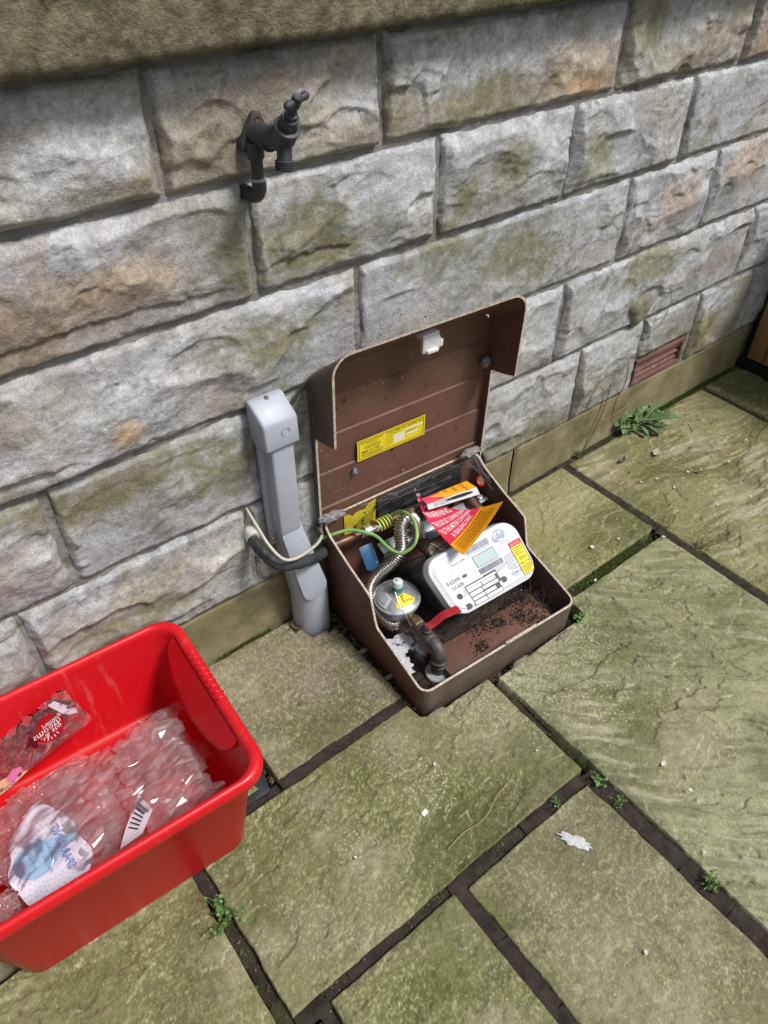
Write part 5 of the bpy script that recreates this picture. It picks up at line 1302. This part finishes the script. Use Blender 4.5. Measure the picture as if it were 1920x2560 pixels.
for rr_ in range(5):
    for k in range(34):
        a_ = 2*math.pi*k/34+rr_*.1; r = .042+.0085*rr_
        u, v = r*math.cos(a_)*1.12+.005, r*math.sin(a_)*.92-.014
        if abs(u)+abs(v+.01) < .03: continue
        quad(mb, [lw_(u-.0013, v-.001, .0012), lw_(u+.0013, v-.001, .0012), lw_(u+.0013, v+.001, .0012), lw_(u-.0013, v+.001, .0012)])
tag(mb.build('dot_pattern', flat('lilac_ink', (.42, .40, .66), .4), lab, smooth=False), kind='stuff')
drop = []
for k in range(40):
    a_ = -math.pi/2+2*math.pi*k/40; v = .036*math.sin(a_); u = .036*math.cos(a_)
    if math.sin(a_) > .2: t_ = (math.sin(a_)-.2)/.8; u *= (1-t_)**.7; v = .0072+t_*.078
    drop.append((u+.012, v-.034))
dr = lpoly(drop, .0018, flat('pale_blue_ink', (.30, .52, .74), .35), 'drop_print', lab)
def lt(body, u, v, size, mat, bold=0, sx=1.0): return text('lettering', body, size, None, mat, lab, 'CENTER', mapf=lambda x, y: lw_(u+x, v+y, .0032), sx=sx, bold=bold)
lt('SPARKLING', .004, .010, .021, flat('mid_blue_ink', (.16, .26, .58), .4), .0004, .88)
M_SLATE = flat('slate_ink', (.16, .25, .40), .4)
lt('NATURAL', .010, -.008, .0105, M_SLATE); lt('MINERAL WATER', .010, -.020, .0105, M_SLATE, sx=.95); lt('by ASDA', .012, -.040, .010, M_SLATE)
# torn instruction leaflet
lf = MB(); lfp = [(.056, -.300, .150), (.064, -.345, .150), (.03, -.372, .145), (-.015, -.365, .128), (.01, -.34, .138)]
leaf = thing('leaflet', (.03, -.34, .12), 'crumpled pale pink printed leaflet by the front rim of the tub', 'leaflet')
lf.add(lfp, [(0, 1, 4), (1, 2, 4), (2, 3, 4)]).build('sheet', simple('pale_paper', (.70, .60, .68)), leaf, smooth=False)
mb = MB()
for k in range(6): 
    a0 = Vector((.012, -.342, .1400)).lerp(Vector((.052, -.306, .1515)), k/6); b0 = Vector((.030, -.366, .1475)).lerp(Vector((.060, -.342, .1515)), k/6)
    d_ = Vector((.0018, .0016, .0004)); quad(mb, [a0.lerp(b0, .1), a0.lerp(b0, .8), a0.lerp(b0, .8)+d_, a0.lerp(b0, .1)+d_])
mb.build('print_lines', M_BLK, leaf, smooth=False)
# produce bag resting against the back wall of the tub
bag = thing('produce_bag', (-.06, -.06, .05), 'clear produce bag with red fruit print against the tub back', 'plastic bag')
def bg_(s, t, h=0):   # s left-right, t bottom-top over the tub's back wall
    p = Vector((-.20, -.052, .035)).lerp(Vector((.050, -.060, .125)), s); q = Vector((-.16, -.040, .165)).lerp(Vector((.026, -.047, .236)), s)
    r = p.lerp(q, t); return r+Vector((0, -1, .25)).normalized()*(h+.004+.006*float(fbm(np.array([s*5]), np.array([t*4]), 3)[0]))
def bsheet(h, mat, name, seed=0):
    n, m = 40, 24; mbq = MB(); vs_ = [bg_(i/n, j/m, h+.004*math.sin(i*.9+seed)*math.sin(j*.7)) for j in range(m+1) for i in range(n+1)]
    return mbq.add(vs_, [(j*(n+1)+i, j*(n+1)+i+1, (j+1)*(n+1)+i+1, (j+1)*(n+1)+i) for j in range(m) for i in range(n)]).build(name, mat, bag, angle=180)
bsheet(0, M_FILM2, 'back_film'); bsheet(.010, M_FILM2, 'front_film', 2)
def bpatch(pts, h, mat, name, par=None):
    return MB().add([bg_(p[0], p[1], h) for p in pts], [tuple(range(len(pts)))]).build(name, mat, par or bag, smooth=False)
fc_ = (.70, .55)
fru = bpatch([(fc_[0]+.135*math.cos(a_)*(1+.06*math.cos(2*a_)), fc_[1]+.30*math.sin(a_)) for a_ in [2*math.pi*k/28 for k in range(28)]], .0135, flat('crimson_ink', (.42, .004, .012), .3), 'fruit_print')
bpatch([(.565, .50), (.53, .60), (.52, .72), (.50, .60), (.455, .52), (.50, .46), (.52, .36), (.555, .33), (.56, .42)], .014, flat('maroon_ink', (.12, .004, .012), .35), 'leaf_print')
mb = MB()
for k in range(7):
    a_ = R(185+18*k); p0 = (fc_[0]+.085*math.cos(a_), fc_[1]+.19*math.sin(a_)); p1 = (fc_[0]+.115*math.cos(a_), fc_[1]+.255*math.sin(a_)); nx_, ny_ = -math.sin(a_)*.004, math.cos(a_)*.009
    quad(mb, [bg_(p0[0]-nx_, p0[1]-ny_, .0145), bg_(p1[0]-nx_, p1[1]-ny_, .0145), bg_(p1[0]+nx_, p1[1]+ny_, .0145), bg_(p0[0]+nx_, p0[1]+ny_, .0145)])
mb.build('ray_print', M_WHT, fru, smooth=False)
def bt(body, s, t, size, mat, par, flip=1, sx=1.0, h=.0148): return text('lettering', body, size, None, mat, par, 'CENTER', mapf=lambda x, y: bg_(s+x/.26, t+flip*y/.125, h), sx=sx)
bt('smooth', fc_[0]-.02, fc_[1]+.06, .024, M_WHT, fru, -1); bt('& sto', fc_[0]+.02, fc_[1]-.06, .02, M_WHT, fru, -1); bt('yummy', fc_[0]+.05, fc_[1]+.14, .018, M_WHT, fru, -1)
whl = bpatch([(.80, .98), (.87, .98), (.975, .50), (.96, .40), (.90, .48), (.86, .62)], .0142, flat('pale_pink_label', (.72, .56, .66), .4), 'weight_label')
bt('250g', .885, .85, .013, M_BLK, whl, -1, .9, .0152); bt('USE BY 16/4', .915, .62, .008, M_BLK, whl, -1, .9, .0152)
bpatch([(.37, .10), (.27, .07), (.22, .16), (.24, .28), (.29, .33), (.36, .26)], .0138, flat('pink_ink', (.78, .20, .46), .35), 'petal_print')
ap = bpatch([(.06, .25), (.18, .28), (.32, .22), (.41, .05), (.26, .01), (.06, .01)], .0142, flat('apricot_ink', (.82, .50, .30), .35), 'apricot_print')
bt('orisco', .19, .10, .020, flat('blue_ink', (.09, .13, .36), .4), ap, -1)

# ================================================================== SMALL COVER BESIDE THE TUB
cov = thing('drain_cover', (.265, -.345, -.01), 'small black plastic cover lying in the joint beside the red tub', 'cover')
MB().prism([(.225, -.372), (.288, -.372), (.296, -.325), (.285, -.300), (.225, -.300)], (0, 0, -.010), (1, 0, 0), (0, 1, 0), .008).build('plate', simple('black_plastic', (.018, .02, .024), (.03, .032, .036), 20, .4), cov, bevel=.002)
MB().lathe([(.008, 0), (.0085, .0006), (.0091, 0)], (.272, -.345, -.0018), (0, 0, 1), 20, caps=False).build('ring_mark', flat('scuffed_black', (.06, .065, .07), .5), cov)

# ================================================================== PLANTS
def leaf_mat(name, c1, c2):
    m, t, b = nt(name); co = coords(t)
    c = mix(t, ramp(t, noise(t, co, 60, 4), [(.35, 0), (.65, 1)]), c1, c2); t.links.new(c, b.inputs['Base Color']); b.inputs['Roughness'].default_value = .5
    b.inputs['Transmission Weight'].default_value = 0; b.inputs['Subsurface Weight'].default_value = .0
    return m
M_LEAF = leaf_mat('dandelion_leaf', (.075, .15, .05), (.12, .21, .08)); M_RIB = flat('pale_midrib', (.30, .36, .18), .5)
M_MOSS = leaf_mat('moss_green', (.055, .095, .016), (.11, .15, .03)); M_WEED = leaf_mat('weed_green', (.07, .15, .03), (.12, .21, .05)); M_GRASS = leaf_mat('grass_green', (.07, .11, .03), (.13, .15, .05)); M_STRAW = leaf_mat('dry_straw', (.26, .20, .11), (.34, .27, .17))
dand = thing('dandelion_plant', (1.985, -.012, -.005), 'green toothed dandelion rosette growing at the foot of the wall', 'plant')
rd = random.Random(21)
for k in range(19):
    az = R(-205+k*21+rd.uniform(-12, 12)); L = rd.uniform(.07, .135); lift = rd.uniform(.35, 1.1)
    if math.sin(az) > .3: lift = rd.uniform(1.0, 1.35); L *= .9
    wk = rd.uniform(.14, .21); tw = rd.uniform(-.4, .4)
    d = Vector((math.cos(az), math.sin(az), 0)); sd_ = Vector((-math.sin(az), math.cos(az), tw)).normalized(); n = 26; vs_ = []; mid = []
    for i in range(n+1):
        t = i/n; p = Vector((1.985, -.016, -.002))+d*(L*t*math.cos(lift*(1-t*.8)))+Vector((0, 0, L*(t*math.sin(lift)-.6*t*t*math.sin(lift)+.05*math.sin(t*7+k))))+sd_*(.008*math.sin(t*3+k))
        if p.y > -.004: p.y = -.004
        env = .22+.95*ss(.05, .75, t)*(1-t**5); tooth = 1-((t*5.5+.3*math.sin(k)) % 1)
        w = L*wk*env*((.30+.85*tooth) if .12 < t < .86 else 1)*(1 if t < .97 else .3); w2 = L*wk*env*((.30+.85*(1-((t*5.5+.35) % 1))) if .12 < t < .86 else 1)*(1 if t < .97 else .3)
        vs_ += [p+sd_*w+Vector((0, 0, w*.5)), p, p-sd_*w2+Vector((0, 0, w2*.5))]; mid.append(p+Vector((0, 0, .0006)))
    lfo = MB().add(vs_, [f for i in range(n) for f in ((3*i, 3*i+1, 3*i+4, 3*i+3), (3*i+1, 3*i+2, 3*i+5, 3*i+4))]).build('leaf', M_LEAF, dand, angle=180)
    MB().tube(mid[:-3], [.0016*(1-i/n)+.0003 for i in range(len(mid)-3)], 5).build('midrib', M_RIB, lfo)
def weed(x, y, n, hgt, lr, seed, label, spread=.03):
    rd = random.Random(seed); w = thing('weed', (x, y, -.01), label, 'weed', 'weeds in the paving joints')
    st = MB(); lv = MB()
    for k in range(n):
        az = rd.uniform(0, 6.28); sp_r = spread*rd.uniform(.2, 1); hh = hgt*rd.uniform(.4, 1)
        p0 = Vector((x+rd.gauss(0, .006), y+rd.gauss(0, .006), -.012)); p2 = Vector((x+sp_r*math.cos(az), y+sp_r*math.sin(az), hh)); p1 = p0.lerp(p2, .5)+Vector((0, 0, hh*.3))
        sp = smooth_path([p0, p1, p2], 3); st.tube(sp, .0006, 5)
        for j in range(rd.randint(2, 5)):
            c = Vector(sp[rd.randint(2, len(sp)-1)])+Vector((rd.gauss(0, .003), rd.gauss(0, .003), .001)); r = lr*rd.uniform(.5, 1.1)
            nrm = Vector((rd.gauss(0, .4), rd.gauss(0, .4), 1)).normalized(); u = nrm.cross(Vector((rd.random(), 1, .1))).normalized(); v = nrm.cross(u)
            lv.add([c]+[c+u*r*math.cos(q)+v*r*math.sin(q)*.85+nrm*r*.15 for q in [2*math.pi*i/7 for i in range(7)]], [(0, i+1, (i+1) % 7+1) for i in range(7)])
    st.build('stems', M_WEED, w); tag(lv.build('leaves', M_WEED, w), kind='stuff'); return w
weed(.088, -.535, 24, .035, .0042, 1, 'leafy green weed in the joint in front of the red tub', .045)
weed(.850, -.790, 12, .014, .0035, 2, 'low green weed where two paving joints meet below the box', .018)
weed(.857, -1.062, 22, .018, .0036, 3, 'small dense weed in the joint at the right edge of the paving', .022)
weed(1.690, -.004, 12, .022, .004, 4, 'tiny dark green weed at the foot of the wall', .014)
weed(.853, -.845, 10, .010, .003, 5, 'yellowish weed sprig further down the long joint', .016)
weed(1.165, -.462, 7, .02, .005, 6, 'small weed beside the front right corner of the meter box', .018)
weed(.745, -.766, 6, .008, .0028, 7, 'single tiny green sprig in the joint below the large slab', .010)
def grass(x, y, n, L, seed, label, dry=.3):
    rd = random.Random(seed); g_ = thing('grass_tuft', (x, y, -.01), label, 'grass', 'grass tufts in the joints'); a_ = MB(); b_ = MB()
    for k in range(n):
        az = rd.uniform(0, 6.28); l = L*rd.uniform(.4, 1); lean = rd.uniform(.2, 1.2); d = Vector((math.cos(az), math.sin(az), 0)); p0 = Vector((x+rd.gauss(0, .008), y+rd.gauss(0, .008), -.01))
        pts = [p0+d*l*lean*t*t*.8+Vector((0, 0, l*(t-.35*lean*t*t))) for t in (0, .25, .5, .75, 1)]
        (b_ if rd.random() < dry else a_).tube(pts, [.0010, .0011, .0009, .0006, .0002], 4)
    tag(a_.build('green_blades', M_GRASS, g_), kind='stuff')
    if b_.v: tag(b_.build('dry_blades', M_STRAW, g_), kind='stuff')
grass(1.640, -.385, 9, .075, 1, 'thin upright grass tuft at the joint crossing right of the box', .25)
grass(1.650, -.500, 34, .045, 2, 'half dead grass tuft in the joint beside the big slab', .6)
# moss along the joints: nobody could count it
rs = np.random.RandomState(3); V_ = []; F_ = []
def moss(x0, y0, x1, y1, wid, n, z=-.012, hh=.007):
    for k in range(n):
        t = rs.rand(); cl = rs.randint(0, 9)/9.; t = np.clip(.6*t+.4*cl+rs.normal(0, .02), 0, 1)
        x = x0+(x1-x0)*t+rs.normal(0, wid*.3)*(abs(y1-y0) > abs(x1-x0)); y = y0+(y1-y0)*t+rs.normal(0, wid*.3)*(abs(x1-x0) >= abs(y1-y0))
        a_ = rs.rand()*6.28; h_ = hh*rs.uniform(.4, 1.1); r = rs.uniform(.0012, .0028); b = len(V_); lx, ly = rs.normal(0, .003), rs.normal(0, .003)
        V_.extend([(x+r*math.cos(a_), y+r*math.sin(a_), z), (x+r*math.cos(a_+2.1), y+r*math.sin(a_+2.1), z), (x+r*math.cos(a_+4.2), y+r*math.sin(a_+4.2), z), (x+lx, y+ly, z+h_)])
        F_.extend([(b, b+1, b+3), (b+1, b+2, b+3), (b+2, b, b+3)])
moss(1.22, -.388, 1.60, -.388, .034, 2600, -.014, .010); moss(1.70, -.004, 2.55, -.004, .018, 4200, -.008, .012); moss(.36, -.004, .53, -.004, .02, 1800, -.014, .016)
moss(1.61, -.41, 1.61, -.9, .03, 2600, -.013, .010); moss(.855, -.78, .855, -1.25, .042, 1100, -.012, .007); moss(.1, -.762, .83, -.762, .03, 700, -.011, .005); moss(.47, -.78, .47, -1.1, .03, 420, -.011, .005)
moss(2.2, -.004, 2.68, -.004, .03, 2500, -.008, .014); moss(1.27, -.002, 1.6, -.002, .02, 500, -.012, .008); moss(.088, -.40, .088, -.75, .02, 400, -.018, .007); moss(1.617, -.02, 1.617, -.37, .03, 260, -.01, .004)
tag(finish('moss', raw_mesh('moss', V_, F_), M_MOSS, smooth=False), 'dark green moss growing along the paving joints and wall foot', 'moss', kind='stuff')
# dry climbing stems on the wall
rd = random.Random(8)
st = thing('dry_stems', (1.70, -.02, 0), 'thin dry brown stems trailing up the wall beside the weed', 'plant')
M_STEM = simple('dry_brown_stem', (.15, .095, .055), (.24, .17, .10), 60, .8)
for pts in ([(1.70, -.008, 0), (1.715, -.018, .06), (1.735, -.024, .14), (1.745, -.026, .21), (1.74, -.03, .27)], [(1.695, -.01, 0), (1.69, -.022, .05), (1.70, -.026, .12), (1.72, -.028, .20), (1.70, -.03, .27), (1.66, -.03, .28), (1.64, -.028, .22)],
            [(1.735, -.024, .13), (1.80, -.03, .13), (1.88, -.03, .15), (1.95, -.032, .19), (2.0, -.03, .20)], [(1.80, -.028, .10), (1.79, -.03, .18), (1.81, -.034, .25), (1.80, -.034, .32)],
            [(1.75, -.03, .25), (1.78, -.035, .30), (1.83, -.04, .33)], [(1.86, -.04, .40), (1.90, -.05, .44), (1.92, -.045, .50), (1.90, -.04, .55)], [(1.87, -.04, .40), (1.93, -.05, .39), (1.98, -.045, .42)], [(1.86, -.04, .41), (1.82, -.045, .37), (1.80, -.04, .34)], [(1.88, -.04, .41), (1.95, -.055, .43), (1.99, -.05, .40)],
            [(1.86, -.04, .39), (1.84, -.06, .33), (1.87, -.05, .29)], [(1.80, -.035, .27), (1.76, -.045, .24), (1.78, -.04, .19)], [(1.82, -.035, .30), (1.87, -.05, .26), (1.88, -.04, .22)]):
    MB().tube(smooth_path(pts, 5), .0017 if pts[0][2] < .14 else .0011, 5).build('stem', M_STEM if pts[0][2] < .2 else M_STRAW, st)

# ================================================================== LITTER
M_PETAL = simple('petal_white', (.62, .60, .54), (.5, .47, .4), 90, .6); M_BLEACH = simple('bleached_leaf', (.46, .42, .33), (.34, .30, .22), 90, .8, bmp=.002)
M_DEAD = simple('dead_brown_leaf', (.11, .07, .05), (.19, .12, .09), 70, .7, bmp=.002)
def litter(name, x, y, L, W, az, mat, label, cat, group=None, z=.004, curl=.25, rag=0):
    n = 10; d = Vector((math.cos(az), math.sin(az), 0)); s = Vector((-math.sin(az), math.cos(az), 0)); rd = random.Random(int(x*1000+y*777)); vs_ = []
    for i in range(n+1):
        t = i/n; w = W*math.sin(math.pi*t)**.7*.5*(1+rag*rd.uniform(-.5, .5)); c = Vector((x, y, z))+d*(L*(t-.5)); k = curl*L*(t-.5)**2*2
        vs_ += [c+s*w+Vector((0, 0, k+abs(w)*curl)), c+Vector((0, 0, k*.5)), c-s*w+Vector((0, 0, k+abs(w)*curl))]
    o = MB().add(vs_, [f for i in range(n) for f in ((3*i, 3*i+1, 3*i+4, 3*i+3), (3*i+1, 3*i+2, 3*i+5, 3*i+4))]).build(name, mat, angle=180); tag(o, label, cat, group); return o
PG = 'white petals scattered on the paving'
for i, (x, y, l) in enumerate(((.995, -.852, .017), (.990, -.925, .012), (.60, -.545, .010), (.345, -.60, .008), (1.835, -.43, .010), (1.985, -.415, .009), (1.80, -.30, .012), (1.86, -.29, .014), (1.90, -.28, .013), (1.79, -.24, .010), (1.94, -.30, .009), (2.05, -.33, .011), (1.74, -.22, .010), (1.95, -.47, .012), (2.2, -.30, .012), (1.30, -.405, .012), (1.59, -.415, .012), (1.2, -.77, .009), (.90, -1.02, .008), (.66, -1.06, .010), (.80, -.66, .007), (1.48, -.34, .010))):
    where = 'on the big slab right of the box' if .87 < x < 1.61 and y < -.40 else 'on the slab beside the right box wall' if 1.19 < x < 1.62 else 'on the far right slab below the dandelion' if x > 1.62 else 'on the lower right slab' if y < -.77 else 'on the large slab below the box'
    litter('petal', x, y, l, l*.62, i*1.7, M_PETAL, ('tiny' if l < .0095 else 'small' if l < .0125 else 'larger')+' pale petal lying '+where, 'petal', PG, .006)
litter('bleached_leaf', 1.905, -.155, .045, .022, .3, M_BLEACH, 'bleached skeleton leaf on the slab near the dandelion', 'leaf', rag=.6)
litter('dead_leaf', 1.775, -.115, .034, .016, .2, M_DEAD, 'curled dark brown leaf on the slab below the dandelion', 'leaf', curl=.7)
litter('dead_leaf', 1.545, -.475, .030, .012, -.2, M_DEAD, 'flat reddish brown leaf on the big green slab right of box', 'leaf')
litter('dead_leaf', .575, -.035, .05, .03, 1.2, M_DEAD, 'dry brown leaf wedged at the foot of the grey cable guard', 'leaf', z=.0, curl=.6)
litter('dead_leaf', 1.93, -.30, .02, .009, .9, M_DEAD, 'small dark seed husk on the far right slab', 'leaf', curl=.6)
litter('dead_leaf', .455, -.235, .016, .009, .5, M_DEAD, 'tiny dark leaf scrap on the grey slab left of the box', 'leaf')
litter('dead_leaf', 1.395, -.315, .016, .012, .5, M_PETAL, 'white leaf scrap on the slab right of the open box', 'leaf')
litter('dead_leaf', 1.20, -.72, .014, .006, 2.2, M_DEAD, 'thin black leaf scrap on the big green slab', 'leaf')
o = MB().prism([(0, 0), (.0155, .001), (.0150, .0105), (.001, .0100)], (.505, -.620, .004), (1, .1, 0), (-.1, 1, 0), .0022).build('white_chip', flat('white_plastic', (.8, .8, .8), .4), bevel=.0006); tag(o, 'small white rectangular plastic chip on the large slab', 'chip')
o = MB().tube(smooth_path([(.50, -.70, .005), (.55, -.695, .007), (.60, -.70, .006), (.66, -.68, .008), (.69, -.675, .005)], 4), .0011, 5).build('twig', M_STRAW); tag(o, 'thin dry grass stalk lying across the large slab', 'twig')
M_GUANO = simple('bird_dropping_white', (.66, .67, .68), (.45, .46, .45), 120, .85)
def splat(x, y, sx_, sy_, az, seed, label):
    n = 46; pts = []
    for k in range(n):
        a_ = 2*math.pi*k/n; r = 1+.75*float(fbm(np.array([math.cos(a_)*2.2+seed]), np.array([math.sin(a_)*2.2]), 4)[0])
        px, py = r*sx_*math.cos(a_), r*sy_*math.sin(a_); pts.append((x+px*math.cos(az)-py*math.sin(az), y+px*math.sin(az)+py*math.cos(az)))
    vs_ = [(x, y, .0046)]+[(x+(p[0]-x)*.7, y+(p[1]-y)*.7, .0044) for p in pts]+[(*p, .0015) for p in pts]
    fs_ = [(0, 1+k, 1+(k+1) % n) for k in range(n)]+[(1+k, 1+n+k, 1+n+(k+1) % n, 1+(k+1) % n) for k in range(n)]
    o = MB().add(vs_, fs_).build('bird_dropping', M_GUANO, angle=180); tag(o, label, 'bird dropping')
splat(.715, -.845, .034, .012, -1.05, 3, 'white streaked bird dropping on the lower right slab')
splat(1.20, -.865, .016, .010, .5, 8, 'white bird dropping at the right edge of the big slab')
# mortar rubble at the foot of the cable guard and in the gap round the box
M_RUB = simple('mortar_rubble', (.26, .215, .16), (.17, .14, .11), 60, .95, bmp=.002)
for i, (x, y, sx_, sy_, az) in enumerate(((.600, -.098, .060, .020, .1), (.637, -.108, .03, .018, .5), (.66, -.20, .03, .012, 1.2), (.672, -.30, .035, .010, 1.4), (.56, -.035, .03, .016, .5), (.69, -.445, .05, .014, -.1), (.95, -.462, .05, .012, 0), (1.10, -.474, .06, .014, -.1))):
    o = clot(Vector((x, y, -.006)), sx_/2, sy_/2, .009, 40+i, None, M_RUB, 'rubble_piece', 8); tag(o, ('flat mortar fragment in front of the grey cable guard', 'pinkish rubble piece beside the flat mortar fragment', 'rubble shard in the gap left of the box', 'second rubble shard in the gap nearer the box front', 'rubble lump left of the cable guard foot', 'brick crumb under the front left box corner', 'mortar crumb along the front of the box', 'mortar crumb near the front right of the box')[i], 'rubble', 'mortar rubble round the box')
# cobweb threads
M_THREAD = flat('spider_silk', (.40, .38, .37), .6)
rd = random.Random(17); cw = thing('cobweb', B(.25, .38, .3), 'wispy grey cobwebs strung across the open box and lid', 'cobweb'); mb = MB()
def thread(a_, b_, sag=.006, r=.00014):
    a_ = Vector(a_); b_ = Vector(b_); m = a_.lerp(b_, .5)+Vector((rd.gauss(0, .004), rd.gauss(0, .004), -sag)); mb.tube(smooth_path([a_, m, b_], 4), r, 3, caps=False)
for k in range(14): thread(B(rd.uniform(.23, .26), .385, rd.uniform(.715, .745)), B(rd.uniform(.17, .31), .42, rd.uniform(.70, .77)), .002)
for k in range(9): c = B(.05, .418, .36); thread(B(rd.uniform(.02, .10), .42, rd.uniform(.31, .46)), B(rd.uniform(.03, .09), .418, rd.uniform(.30, .42)), .001)
for k in range(14): thread(B(rd.uniform(.10, .40), .405, rd.uniform(.285, .30)), B(rd.uniform(.05, .47), .385, rd.uniform(.26, .31)), .004)
for k in range(12): thread(B(.478, rd.uniform(.02, .20), rd.uniform(.02, .10)), B(rd.uniform(.40, .46), rd.uniform(.01, .14), rd.uniform(.0, .03)), .004)
for k in range(16): thread(B(rd.uniform(.45, .49), .40, rd.uniform(.53, .60)), B(rd.uniform(.46, .49), .425, rd.uniform(.52, .61)), .002)
for k in range(20): thread(B(rd.uniform(.42, .475), .41, rd.uniform(.28, .32)), B(rd.uniform(.44, .48), rd.uniform(.30, .40), rd.uniform(.24, .29)), .004)
for k in range(14): thread(B(rd.uniform(.06, .1), rd.uniform(.13, .18), rd.uniform(.06, .12)), B(rd.uniform(.06, .13), rd.uniform(.12, .2), rd.uniform(.04, .1)), .002)
tag(mb.build('threads', M_THREAD, cw, angle=180), kind='stuff')

# crumbs of soil, leaf scraps and grit caught in the joints and round the box
rs = np.random.RandomState(12); V_ = []; F_ = []
def crumbs(x0, y0, x1, y1, wid, n, z=-.008, big=1.0):
    dx, dy = x1-x0, y1-y0; L = math.hypot(dx, dy)
    for k in range(n):
        t = rs.rand(); o_ = rs.normal(0, wid*.3); x = x0+dx*t-dy/L*o_; y = y0+dy*t+dx/L*o_
        s_ = big*rs.choice([.0012, .0016, .0022, .0034, .005], p=[.3, .3, .2, .14, .06]); a_ = rs.rand()*6.28; fl = rs.uniform(.35, 1.2); b = len(V_)
        V_.extend([(x+s_*math.cos(a_), y+s_*math.sin(a_), z), (x+s_*fl*math.cos(a_+1.9), y+s_*fl*math.sin(a_+1.9), z+s_*.25), (x-s_*math.cos(a_)*.9, y-s_*math.sin(a_)*.9, z), (x-s_*fl*.7*math.cos(a_+1.7), y-s_*fl*.7*math.sin(a_+1.7), z+s_*.1), (x, y, z+s_*rs.uniform(.4, .9))])
        F_.extend([(b, b+1, b+4), (b+1, b+2, b+4), (b+2, b+3, b+4), (b+3, b, b+4)])
crumbs(.31, -.376, .655, -.376, .03, 160); crumbs(.861, -.46, .861, -1.2, .03, 240, -.009); crumbs(.1, -.762, .83, -.762, .026, 200); crumbs(.469, -.78, .469, -1.2, .03, 140); crumbs(.088, -.4, .088, -1.1, .026, 160, -.012)
crumbs(1.617, -.02, 1.617, -.9, .028, 260); crumbs(1.2, -.388, 1.6, -.388, .03, 160); crumbs(.32, -.004, .6, -.02, .03, 170, -.012); crumbs(1.25, -.006, 2.6, -.006, .024, 260, -.006); crumbs(2.369, -.02, 2.369, -.6, .024, 80)
crumbs(.655, -.40, .672, -.02, .02, 240, -.020, 1.6); crumbs(.68, -.452, 1.16, -.472, .014, 160, -.006, 1.2); crumbs(.56, -.08, .67, -.12, .04, 150, -.012, 1.5); crumbs(.21, -.33, .31, -.34, .05, 160, -.016, 1.5)
tag(finish('joint_litter', raw_mesh('litter', V_, F_), simple('soil_crumbs', (.055, .04, .028), (.13, .10, .07), 90, .9), smooth=False), 'brown soil crumbs and leaf scraps caught in the paving joints', 'debris', kind='stuff')

# wet black lumps of dirt on the floor of the box
for i, (u, d, r) in enumerate(((.30, .088, .013), (.315, .075, .009), (.41, .10, .014), (.435, .075, .012), (.36, .062, .009), (.45, .11, .013), (.25, .105, .010), (.395, .045, .008), (.44, .045, .010))):
    z_ = .030 if (d < .112 and .107 < u < .433) else .004
    clot(B(u, d, z_), r, r*.7, r*.35, 70+i, mbox, M_SOIL, 'dirt_lump', 8)
